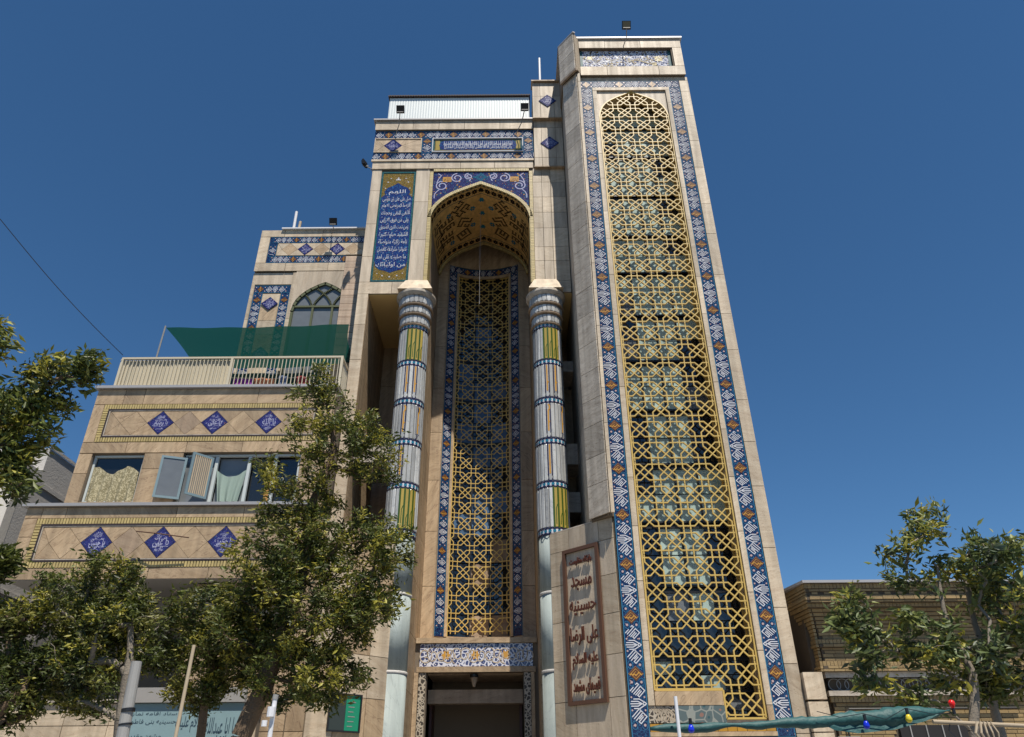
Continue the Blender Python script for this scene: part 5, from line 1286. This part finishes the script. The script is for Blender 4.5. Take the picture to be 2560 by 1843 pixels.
floodlight((-4.24, 16.6, 18.30), (-4.42, 16.35, 18.42), 'black floodlight sticking out from the left edge of the portal', .2, .11, 1.2)
def pole(name, p, q, r, mat, label, cat='pipe', cap=None):
    mb = MB(); mb.tube([p, q], r, 12); return tag(mb.build(name, mat, None, smooth=False), label, cat)
pole('vent_pipe', (-7.07, 18.5, 17.1), (-7.08, 18.5, 18.42), .045, 'trim_white', 'taller of the two white pipes on the roof of the upper wing')
pole('vent_pipe', (-6.95, 18.6, 17.1), (-6.93, 18.6, 18.08), .045, 'stone', 'shorter beige pipe beside the tall white pipe on the wing roof')
pole('mast', (1.03, 17.0, 21.9), (1.045, 17.0, 24.1), .04, 'trim_white', 'slim white mast standing left of the lattice tower', 'mast')
mb = MB(); mb.tube([(-.94, 17.5, 17.45), (-.935, 17.5, 15), (-.925, 17.5, 14.0)], .004, 5); mb.tube([(-.925, 17.5, 14.05), (-.925, 17.5, 13.95)], .009, 6)
tag(mb.build('hanging_cable', 'trim_grey', None), 'thin pale cable hanging from the crown of the vault', 'cable')
mb = MB(); mb.tube([(-10.91+(1.17)*t/12, 12+3.8*t/12, 12.38-1.11*t/12-.10*math.sin(math.pi*t/12)) for t in range(13)], .008, 4)
tag(mb.build('overhead_wire', 'black', None), 'single dark wire slanting down to the corner of the terrace railing', 'wire')
ds = thing('entrance_lamp', 'dark cone shaped lamp hanging under the entrance lintel', 'lamp', (-.95, 18.75, 4.15))
part('lamp_base', 'black', ds, lambda b: b.lathe(-.95, 18.75, [(.09, 4.08), (.10, 4.10), (.10, 4.155)], 14)); part('lamp_shade', 'stone_dark', ds, lambda b: b.lathe(-.95, 18.75, [(.03, 3.88), (.08, 4.04), (.095, 4.078)], 14))

# notice boards and banner
pb = frame_lines(None, la, .46, 2.72, 1.19, 3.40, .03, 'black', .02, .06, 'poster_board'); tag(pb, 'dark framed notice board with green right half, left of the entrance', 'notice board')
part('poster', 'dark_board', pb, lambda b: b.rect(la, .49, 2.75, .84, 3.37, .022, .035)); part('poster', 'green_board', pb, lambda b: b.rect(la, .845, 2.75, 1.16, 3.37, .022, .035))
def poster_marks(b):
    for k in range(6): b.rect(la, .90, 2.82+k*.085, 1.02+.02*(k % 3), 2.835+k*.085, .036, .038)
part('poster_print', 'plaster_grey', pb, poster_marks)
cw_ = part('boundary_wall', 'grout', None, lambda b: b.box(-9.6, 13.62, 0, -4.3, 13.8, 3.04)); tag(cw_, 'low wall of pale stone slabs in front of the balcony block', 'wall')
vv = [0, .5, 1.0, 1.5, 2.0, 2.35, 2.7, 3.04]
slabs(cw_, face(13.62), -9.6, 0, -4.3, 3.04, us=[-9.6, -8.6, -7.6, -6.7, -5.4, -4.3], vs=vv, mat='stone', jit=.08)
part('coping', 'stone_grey', cw_, lambda b: b.box(-9.65, 13.55, 3.05, -4.25, 13.85, 3.10))
bn = part('banner', 'banner', None, lambda b: b.rect(face(13.5), -6.46, 2.0, -4.52, 3.02, 0, .02)); tag(bn, 'pale blue printed banner on the boundary wall with dark handwriting', 'banner')
part('banner_frame', 'plaster_grey', bn, lambda b: b.box(-6.5, 13.42, 3.03, -4.5, 13.52, 3.26))
fb = face(13.48)
text(bn, fb, 'ستاد اقامه نماز', -5.98, 2.86, .07, 'banner_ink', fit=.75, off=.003); text(bn, fb, 'حسینیه بنی فاطمه', -6.0, 2.74, .09, 'banner_ink', fit=.8, off=.003); text(bn, fb, 'مشهد مقدس', -6.1, 2.52, .08, 'banner_ink', fit=.6, off=.003)
text(bn, fb, 'السلام علیک', -5.35, 2.70, .24, 'banner_ink', fit=.5, off=.004, bold=.01); text(bn, fb, 'یا ابا عبدالله', -4.85, 2.65, .3, 'banner_ink', fit=.5, off=.004, bold=.01); text(bn, fb, 'الحسین', -5.1, 2.35, .34, 'banner_ink', fit=.7, off=.004, bold=.01)

# ------------------------------------------------------------------ concrete building far left
cb = thing('concrete_building', 'grey concrete building with a pale street front, behind the left balconies', 'building', (-14, 20, 0))
part('wall', 'concrete', cb, lambda b: b.box(-24, 17.3, 0, -12.18, 34, 9.0).box(-24, 17.85, 9.001, -12.18, 34, 9.66))
part('street_front', 'render', cb, lambda b: b.box(-24, 17.0, 0, -12.17, 17.295, 9.0))
part('ledge', 'concrete', cb, lambda b: b.box(-12.175, 17.0, 8.62, -12.15, 33, 8.74).box(-12.175, 17.3, 5.9, -12.15, 33, 6.0).box(-12.175, 17.85, 9.665, -12.15, 34, 9.75))
for xw in (-13.35, -15.2):
    f_ = frame_lines(cb, face(17.0), xw, 7.45, xw+.85, 8.38, .04, 'trim_white', -.12, -.01, 'window')
    part('pane', 'glass_dark', f_, lambda b: b.rect(face(17.0), xw+.03, 7.48, xw+.82, 8.35, .002, .006)); part('mullion', 'trim_white', f_, lambda b: b.rect(face(17.0), xw+.40, 7.48, xw+.44, 8.35, .007, .02))

# ------------------------------------------------------------------ brick building on the right
bb = thing('brick_building', 'low yellow brick building with a curved cornice and scrollwork band', 'building', (9, 16, 0))
X0, X1 = 5.72, 15.0
# rows: z0, z1, setback from y=14.8, kind (s stretcher, h soldier, z zigzag, l ledge, b stone band, g scroll band)
rows = []
z_ = 5.30
def row(h, d, k): 
    global z_
    rows.append((z_-h, z_, d, k)); z_ -= h
row(.05, .0, 'm'); row(.10, .03, 'h'); row(.055, .05, 's'); row(.055, .07, 'z'); row(.055, .07, 's'); row(.055, .0, 's'); row(.045, .02, 's'); row(.075, .10, 'h')
for k in range(8): row(.068, .16+.30*math.sin((k+1)/8*math.pi/2), 's')
row(.09, .42, 'h'); row(.06, .40, 's'); row(.05, .47, 's')
for k in range(3): row(.065, .47, 's')
row(.10, .44, 'h'); row(.055, .37, 's'); row(.05, .37, 's')
row(.10, .45, 'b'); row(.23, .55, 'g'); row(.09, .45, 'b'); row(.11, .5, 'h')
while z_ > .3: row(.068, .56, 's')
YF = 14.8; allb = []
def bmass(b):
    b.box(X0+.1, 15.45, 0, X1, 24, 5.27)
    for z0, z1, d, k in rows: b.box(X0+d*.55+.02, YF+d+.012, z0, X1, 15.5, z1)
bm_ = part('wall', 'mortar', bb, bmass)
for z0, z1, d, k in rows:
    xs0 = X0+d*.55; y = YF+d; ri_ = len(allb)
    if k == 'm': part('coping', 'trim_grey', bb, lambda b: b.add([(X0-.02, YF-.04, z0), (X1, YF-.04, z0), (X1, 24, z0), (5.50, 15.75, z0), (X0-.02, YF-.04, z1), (X1, YF-.04, z1), (X1, 24, z1), (5.50, 15.75, z1)], [(0, 3, 2, 1), (4, 5, 6, 7), (0, 1, 5, 4), (1, 2, 6, 5), (2, 3, 7, 6), (3, 0, 4, 7)])); continue
    if k == 'b': part('stone_band', 'stone_grey', bb, lambda b: b.box(xs0, y, z0, X1, y+.1, z1)); continue
    if k == 'g':
        part('scroll_backing', 'dark', bb, lambda b: b.box(xs0, y+.02, z0, X1, y+.1, z1)); fg = face(y)
        n = int((X1-xs0)/.155)
        for i in range(n): part('scroll_ring', 'steel', bb, lambda b: b.ribbon(fg, [(xs0+.12+i*.155+.115*math.cos(a*math.pi/10), (z0+z1)/2+.105*math.sin(a*math.pi/10)) for a in range(20)], .014, .012, closed=True))
        continue
    w_ = .205 if k == 's' else .072 if k == 'h' else .12
    x = xs0+(rnd.random()*.1 if k == 's' else 0); first = xs0
    while x < X1:
        a, b_ = max(x, xs0)+.004, min(x+w_, X1)-.004
        if b_-a > .02 and not (7.15 < (a+b_)/2 < 9.0 and z1 < 2.76 and z0 > 1.0): allb.append((a, y+(rnd.uniform(-.003, .003) if k != 'z' else .02*(len(allb) % 2)), z0+.006, b_, z1-.006, k))
        x += w_
    # side return of the cornice, stepping back to the tower
    yy = y+.01
    while yy < 15.7 and z0 > 3.6:
        e_ = min(yy+w_, 15.7); t0 = (yy-YF)/(15.7-YF); t1 = (e_-YF)/(15.7-YF)
        allb.append(('side', xs0-.10*t0, yy+.004, z0+.006, xs0-.10*t1, e_-.004, z1-.006)); yy += w_
front = [q for q in allb if q[0] != 'side']; side = [q for q in allb if q[0] == 'side']
front.sort(key=lambda q: -((q[3]-q[0])*(1 if q[0] < 11 and q[2] > 2.4 else .01)))
for q in front[:300]:
    mb = MB(); mb.tint(); mb.box(q[0], q[1], q[2], q[3], q[1]+.06, q[4]); mb.build('brick', 'brick_dark', bb)
mb = MB()
for q in front[300:]: mb.tint(); mb.box(q[0], q[1], q[2], q[3], q[1]+.06, q[4])
for q in side:
    mb.tint(); _, xa, ya, za, xb, yb, zb = q
    mb.add([(xa, ya, za), (xb, yb, za), (xb+.05, yb, za), (xa+.05, ya, za), (xa, ya, zb), (xb, yb, zb), (xb+.05, yb, zb), (xa+.05, ya, zb)], [(0, 3, 2, 1), (4, 5, 6, 7), (0, 1, 5, 4), (1, 2, 6, 5), (2, 3, 7, 6), (3, 0, 4, 7)])
mb.build('brick_courses', 'brick_dark', bb, kind='stuff')
bw = part('window', 'dark', bb, lambda b: b.box(7.17, 15.30, 1.0, 8.98, 15.36, 2.74)); 
for k in range(6): part('window_bar', 'steel', bw, lambda b: b.box(7.35+k*.3, 15.28, 1.0, 7.37+k*.3, 15.30, 2.74))
part('conduit', 'black', bb, lambda b: b.tube([(6.2, 15.3, 2.0), (6.2, 15.3, 2.95), (6.3, 15.3, 3.02), (9.5, 15.3, 3.02)], .018, 6))
part('sign_box', 'trim_grey', bb, lambda b: b.box(5.95, 15.2, 2.35, 6.35, 15.36, 2.55))
gp_ = thing('stone_gatepost', 'stacked pale stone blocks between the tower foot and the brick building', 'pillar', (5.56, 15.1, 0))
for z0, z1 in ((0, .7), (.72, 1.4), (1.42, 2.0), (2.02, 2.6), (2.62, 3.12), (3.16, 3.63)): part('stone_block', 'stone', gp_, lambda b: b.box(5.435, 14.96, z0, 5.80, 15.35, z1))

# ------------------------------------------------------------------ trees
import numpy as np
def tree(label, cat, trunk, lobes, leaf_n, leaf_len=.085, seed=1, r0=.11, bark='bark', palette=None, name='street_tree', group='trees along the pavement', dens=1.0, yellow=.22):
    rg = np.random.default_rng(seed); tr = [Vector(p) for p in trunk]
    root = thing(name, label, cat, tuple(tr[0]), group)
    # trunk nodes
    nodes = []; parent = []
    for i, (a, b) in enumerate(zip(tr, tr[1:])):
        k = max(1, int((b-a).length/.25))
        for j in range(k):
            nodes.append(a.lerp(b, j/k)+Vector(rg.normal(0, .012, 3))); parent.append(len(nodes)-2)
    nodes.append(tr[-1]); parent.append(len(nodes)-2); nt_ = len(nodes)
    tips = []
    for c, rr, n_ in lobes:
        for _ in range(int(n_*dens)):
            while True:
                v = rg.uniform(-1, 1, 3); L_ = np.linalg.norm(v)
                if L_ <= 1 and rg.random() < .25+.75*L_**1.5: break
            tips.append(Vector((c[0]+v[0]*rr[0], c[1]+v[1]*rr[1], c[2]+v[2]*rr[2])))
    base = tr[-1]; tips.sort(key=lambda p: min((p-q).length for q in nodes[:nt_:3]))
    N = np.array([tuple(p) for p in nodes]); lo_ = max(0, int(nt_*.35)); tipid = []; segs_last = []
    for p in tips:
        d = np.linalg.norm(N-np.array(tuple(p)), axis=1)+np.maximum(0, N[:, 2]-p.z)*1.2; d[:lo_] += 5
        i = int(np.argmin(d)); a = nodes[i]; L_ = (p-a).length; k = max(2, int(L_/.16)); prev = i; bow = Vector(rg.normal(0, .07*L_, 3))+Vector((0, 0, .10*L_))
        for j in range(1, k+1):
            t = j/k; q = a.lerp(p, t)+bow*math.sin(math.pi*t); 
            if j < k: q = q+Vector(rg.normal(0, .018, 3))
            nodes.append(q); parent.append(prev); prev = len(nodes)-1
        N = np.vstack([N, np.array([tuple(x) for x in nodes[-k:]])]); tipid.append(prev)
    cnt = [0]*len(nodes)
    for t in tipid:
        q = t
        while q >= 0: cnt[q] += 1; q = parent[q]
    mx_ = max(cnt); rad = [max(.0045, r0*(c/mx_)**.52) for c in cnt]
    wood = MB(); wood2 = MB()
    for i in range(1, len(nodes)):
        pa = parent[i]
        if pa < 0: continue
        (wood if i < nt_ else wood2).tube([nodes[pa], nodes[i]], [rad[pa] if i < nt_ or rad[pa] < rad[i]*1.7 else rad[i]*1.25, rad[i]], 7 if i < nt_ else 5 if rad[i] > .012 else 4, cap=False)
    wood.build('trunk', bark, root, smooth=True); wood2.build('branches', bark, root, smooth=True, kind='stuff')
    # leaves: clusters of narrow leaflets round each twig end
    T = len(tipid); per = max(4, leaf_n//T); P = []; D = []; C = []
    pal = palette or [((.070, .090, .018), .38), ((.100, .120, .024), .3), ((.155, .155, .034), .2), ((.040, .055, .018), .12)]
    cols_ = np.array([c for c, _ in pal]); pr_ = np.array([w for _, w in pal]); pr_ /= pr_.sum()
    for t in tipid:
        tw_ = nodes[t]; pa = nodes[parent[t]]; gp2 = nodes[parent[parent[t]]] if parent[parent[t]] >= 0 else pa
        yl = rg.random() < yellow; cc = cols_[rg.choice(len(cols_), p=pr_)]
        for _ in range(per):
            s = rg.random(); q = tw_.lerp(gp2, s*.9)+Vector(rg.normal(0, .055, 3)); P.append(tuple(q))
            dv = Vector(rg.normal(0, 1, 3)); dv.z = dv.z*.6-.25; dv += (tw_-gp2).normalized()*.8; dv.normalize(); D.append(tuple(dv))
            if yl and rg.random() < .75: C.append(np.array((.36, .33, .05))*rg.uniform(.6, 1.25))  # yellow clusters: fresh leaves, and sunlit foliage painted as leaf colour
            else: C.append(cc*rg.uniform(.65, 1.45))
    P = np.array(P); D = np.array(D); C = np.array(C); n_ = len(P)
    Lg = leaf_len*rg.uniform(.45, 1.45, n_)[:, None]; up_ = rg.normal(0, 1, (n_, 3)); sd_ = np.cross(D, up_); sd_ /= np.linalg.norm(sd_, axis=1)[:, None]+1e-9
    nn_ = np.cross(sd_, D); wd = Lg*.17
    A = P; B = P+D*Lg*.45+sd_*wd+nn_*Lg*.06; Cc = P+D*Lg-nn_*Lg*.10; Dd = P+D*Lg*.45-sd_*wd+nn_*Lg*.06
    V = np.stack([A, B, Cc, Dd], 1).reshape(-1, 3)-np.array(tuple(tr[0]))
    me = bpy.data.meshes.new('crown'); me.vertices.add(4*n_); me.vertices.foreach_set('co', V.ravel())
    F = np.arange(4*n_).reshape(-1, 4); tri = np.stack([F[:, [0, 1, 2]], F[:, [0, 2, 3]]], 1).reshape(-1, 3); nf = len(tri)
    me.loops.add(nf*3); me.loops.foreach_set('vertex_index', tri.ravel()); me.polygons.add(nf); me.polygons.foreach_set('loop_start', np.arange(0, nf*3, 3)); me.polygons.foreach_set('loop_total', np.full(nf, 3))
    at = me.attributes.new('leafcol', 'FLOAT_COLOR', 'POINT'); at.data.foreach_set('color', np.repeat(np.hstack([C, np.ones((n_, 1))]), 4, axis=0).ravel())
    me.materials.append(M['leaf']); me.update(); me.validate()
    o = bpy.data.objects.new('crown', me); COL.objects.link(o); o.parent = root
    return root
# big tree in front of the portal's left side
tree('tall leaning street tree with yellow leaf clusters in front of the left column', 'tree', [(-3.55, 10.5, 0), (-3.48, 10.5, 2.3), (-3.22, 10.5, 3.1), (-3.0, 10.5, 4.2), (-2.98, 10.5, 5.4), (-2.75, 10.5, 6.3), (-2.95, 10.5, 7.0)],
     [((-2.75, 10.5, 6.55), (.92, .8, .55), 80), ((-3.15, 10.5, 7.35), (.42, .5, .36), 26), ((-2.1, 10.5, 6.2), (.45, .6, .45), 36), ((-3.25, 10.5, 5.55), (.60, .8, .45), 55), ((-2.6, 10.5, 5.0), (.62, .7, .45), 60), ((-3.75, 10.5, 6.1), (.30, .3, .35), 7),
      ((-1.75, 10.4, 4.75), (.36, .5, .5), 46), ((-3.3, 10.5, 4.55), (.75, .9, .6), 120), ((-2.7, 10.5, 3.9), (.95, .95, .7), 170), ((-2.0, 10.4, 3.95), (.45, .5, .45), 50), ((-2.7, 10.5, 3.05), (.8, .7, .42), 100), ((-3.75, 10.5, 3.6), (.42, .7, .5), 60)],
     43000, .078, 3, .13, 'bark', yellow=.3)
tree('bushy low tree crown left of the big tree, above the blue banner', 'tree', [(-4.85, 10, 0), (-4.78, 10, 2.2), (-4.9, 10, 3.25), (-5.0, 10, 3.6)],
     [((-5.75, 10.4, 4.0), (.75, .9, .62), 130), ((-5.15, 10.3, 3.55), (.7, .8, .5), 95), ((-5.9, 10.3, 3.2), (.75, .7, .45), 80), ((-5.35, 10.2, 2.9), (.45, .5, .35), 36)],
     22000, .075, 5, .085, 'bark_grey', yellow=.18)
tree('round bright tree crown between the banner and the big leaning tree', 'tree', [(-4.2, 10.9, 0), (-4.15, 10.9, 2.2), (-4.2, 10.9, 3.3)],
     [((-4.35, 10.9, 3.95), (.55, .7, .5), 75), ((-4.0, 10.9, 3.4), (.62, .7, .45), 70), ((-4.4, 10.9, 3.0), (.5, .6, .35), 50)],
     13500, .075, 8, .06, 'bark', yellow=.3)
tree('grey green tree at the lower left edge with a thick crooked trunk', 'tree', [(-6.9, 9.6, 0), (-6.5, 9.7, 2.2), (-6.1, 9.8, 2.75), (-6.0, 9.9, 3.1)],
     [((-6.75, 9.9, 3.35), (.6, .7, .55), 80), ((-6.35, 9.9, 2.75), (.55, .6, .42), 56), ((-6.9, 9.8, 2.5), (.45, .5, .5), 40), ((-6.3, 9.8, 3.7), (.3, .4, .25), 20)],
     13500, .075, 9, .12, 'bark', yellow=.1)
tree('small tuft of drooping leaves on a thin stem against the lower balcony corner', 'sapling', [(-6.72, 9.5, 0), (-6.66, 9.5, 3.0), (-6.62, 9.5, 4.15)],
     [((-6.62, 9.5, 4.28), (.20, .2, .15), 16)], 700, .12, 11, .02, 'bark', yellow=.0, name='sapling')
# upper left branches of a tree standing outside the frame
tree('overhanging branches with dense green leaves at the upper left edge', 'tree', [(-7.2, 6.6, 0), (-7.0, 6.7, 3.0), (-6.5, 6.9, 4.3), (-5.9, 7.0, 4.9)],
     [((-5.55, 7.0, 5.1), (.55, .5, .42), 105), ((-4.95, 7.0, 5.55), (.36, .3, .34), 46), ((-4.62, 7.0, 5.72), (.16, .2, .14), 16), ((-5.15, 7.0, 5.0), (.32, .3, .26), 30), ((-5.15, 7.0, 4.55), (.20, .25, .22), 14), ((-5.85, 7.0, 6.15), (.26, .3, .2), 22), ((-5.35, 7.0, 4.62), (.3, .3, .2), 20), ((-4.95, 7.0, 4.3), (.12, .15, .12), 6)],
     7500, .095, 13, .09, 'bark', yellow=.22, dens=.68, palette=[((.095, .12, .03), .4), ((.13, .155, .035), .3), ((.18, .19, .045), .2), ((.06, .08, .03), .1)])
# right tree
tree('slender airy tree with pale forked trunk in front of the brick building', 'tree', [(4.95, 9, 0), (5.02, 9, 2.2), (5.18, 9, 2.8), (5.05, 9, 3.3), (5.15, 9, 4.0)],
     [((5.15, 9, 4.5), (.22, .35, .32), 24), ((4.72, 9, 4.0), (.30, .4, .30), 22), ((5.55, 9, 4.1), (.42, .5, .25), 32), ((4.75, 9, 3.2), (.45, .5, .35), 52), ((5.15, 9, 2.85), (.42, .5, .32), 40), ((5.75, 9, 3.5), (.4, .5, .4), 44), ((4.05, 9, 3.42), (.24, .3, .30), 40), ((4.0, 9, 2.9), (.2, .25, .24), 24), ((4.42, 9, 2.55), (.16, .2, .14), 12), ((5.95, 9, 4.2), (.3, .4, .25), 20)],
     6200, .11, 21, .055, 'bark_grey', dens=.68, palette=[((.085, .115, .04), .4), ((.115, .15, .05), .3), ((.18, .20, .055), .2), ((.09, .12, .075), .1)], yellow=.2)
tree('second slim tree at the right edge behind the airy one', 'tree', [(5.55, 9.3, 0), (5.5, 9.3, 2.4), (5.6, 9.3, 3.4), (5.62, 9.3, 4.1)],
     [((6.05, 9.3, 4.05), (.35, .4, .4), 34), ((6.1, 9.3, 3.1), (.35, .4, .4), 20), ((5.6, 9.3, 2.75), (.3, .3, .22), 14)], 2200, .11, 23, .05, 'bark_grey', yellow=.3, dens=.8)

# ------------------------------------------------------------------ street things in the foreground
sp_ = thing('street_pole', 'thick pale grey pole with dark bands at the lower left', 'pole', (-4.75, 9.4, 0))
part('shaft', 'steel', sp_, lambda b: b.tube([(-4.55, 9.4, 0), (-4.48, 9.4, 2.15), (-4.52, 9.4, 3.05)], [.075, .07, .06], 14)); part('clamp', 'black', sp_, lambda b: b.tube([(-4.485, 9.4, 2.50), (-4.49, 9.4, 2.54)], .075, 14).tube([(-4.482, 9.4, 2.36), (-4.485, 9.4, 2.38)], .075, 14))
pole('bamboo_pole', (-3.80, 9.2, 0), (-3.79, 9.2, 3.2), .02, 'wood_pale', 'thin pale wooden pole crossing the blue banner', 'pole')
cc = thing('camera_mast', 'short white mast with a small camera below the big tree', 'camera mast', (-2.66, 9, 0))
part('mast_tube', 'trim_white', cc, lambda b: b.tube([(-2.68, 9, 0), (-2.68, 9, 2.58)], .026, 10)); part('camera_housing', 'trim_white', cc, lambda b: b.tube([(-2.69, 8.95, 2.40), (-2.69, 8.95, 2.50)], .042, 10).tube([(-2.73, 8.9, 2.30), (-2.73, 8.9, 2.36)], .03, 10)); part('cap', 'steel', cc, lambda b: b.tube([(-2.68, 9, 2.58), (-2.675, 9, 2.63)], .032, 10))
tb_ = MB(); pts = []; rr_ = []
for i in range(61):
    t = i/60; x = 1.24+2.78*t; bulge = .035+.012*math.sin(t*17)+.006*math.sin(t*41)
    if t > .5: bulge += .045*math.sin((t-.5)*2*math.pi)
    if t < .12: bulge *= .5+t*4
    if t > .93: bulge *= max(.25, (1-t)/.07)
    pts.append((x, 7.5+.01*math.sin(t*9), 2.14+.135*t-.02*math.sin(t*math.pi)-.25*(bulge-.04)+.006*math.sin(t*31))); rr_.append(bulge*rnd.uniform(.86, 1.12))
tb_.tube(pts, rr_, 12)
aw_ = tb_.build('rolled_awning', 'tube', None, smooth=True); tag(aw_, 'rolled teal tarpaulin stretched across the foot of the tower', 'awning')
mb = MB(); mb.add([(2.75, 7.47, 2.20), (3.1, 7.47, 2.225), (3.55, 7.47, 2.235), (3.9, 7.47, 2.25), (3.75, 7.45, 2.19), (3.45, 7.44, 2.12), (3.1, 7.44, 2.09), (2.9, 7.46, 2.12)], [(0, 7, 6, 1), (1, 6, 5, 2), (2, 5, 4, 3)]); mb.build('loose_fold', 'tube', aw_)
pole('white_post', (1.462, 7.35, 0), (1.468, 7.35, 2.40), .016, 'trim_white', 'slim white post crossing the left end of the teal tarpaulin', 'post')
pole('wooden_board', (3.78, 7.4, 2.178), (4.75, 7.4, 2.13), .018, 'wood_pale', 'pale wooden batten tied at the right end of the tarpaulin', 'batten')
def bulb(x, y, z_, mat, label, up=False):
    o = thing('light_bulb', label, 'light bulb', (x, y, z_), 'coloured bulbs on the tarpaulin string'); s = 1 if up else -1
    part('glass', mat, o, lambda b: b.lathe(x, y, sorted([(.012, z_), (.022, z_+s*.018), (.029, z_+s*.04), (.026, z_+s*.058), (.012, z_+s*.07)], key=lambda q: q[1]), 14), smooth=True)
    part('socket', 'black', o, lambda b: b.tube([(x, y, z_-s*.05), (x, y, z_)], .015, 8))
bulb(3.985, 7.38, 2.285, 'bulb_red', 'red light bulb standing up at the right end of the tarpaulin', True)
bulb(3.165, 7.38, 2.19, 'bulb_blue', 'blue light bulb hanging under the middle of the tarpaulin')
bulb(3.56, 7.38, 2.24, 'bulb_yellow', 'yellow light bulb hanging between the red one and a blue one')
bulb(1.585, 7.38, 2.17, 'bulb_blue', 'dark blue light bulb hanging beside the white post')
mb = MB(); mb.tube([(2.75, 7.4, 2.27), (2.95, 7.4, 2.22), (3.165, 7.4, 2.25), (3.36, 7.4, 2.2), (3.56, 7.4, 2.29), (3.8, 7.4, 2.24), (3.985, 7.4, 2.25)], .004, 4); mb.tube([(3.95, 7.4, 2.2), (3.9, 7.4, 2.1), (4.0, 7.4, 2.0)], .006, 4)
tag(mb.build('bulb_string', 'black', None), 'loose black cord carrying the coloured bulbs', 'cord')
mb = MB()
for k in range(5): mb.tube([(4.15+k*.03, 7.35, 2.17), (4.1+k*.05, 7.33, 2.08), (4.2+k*.02, 7.35, 1.9)], .012-.001*k, 5)
tag(mb.build('tied_rags', 'wood_pale', None), 'pale rags and sticks tied below the wooden batten', 'rags')
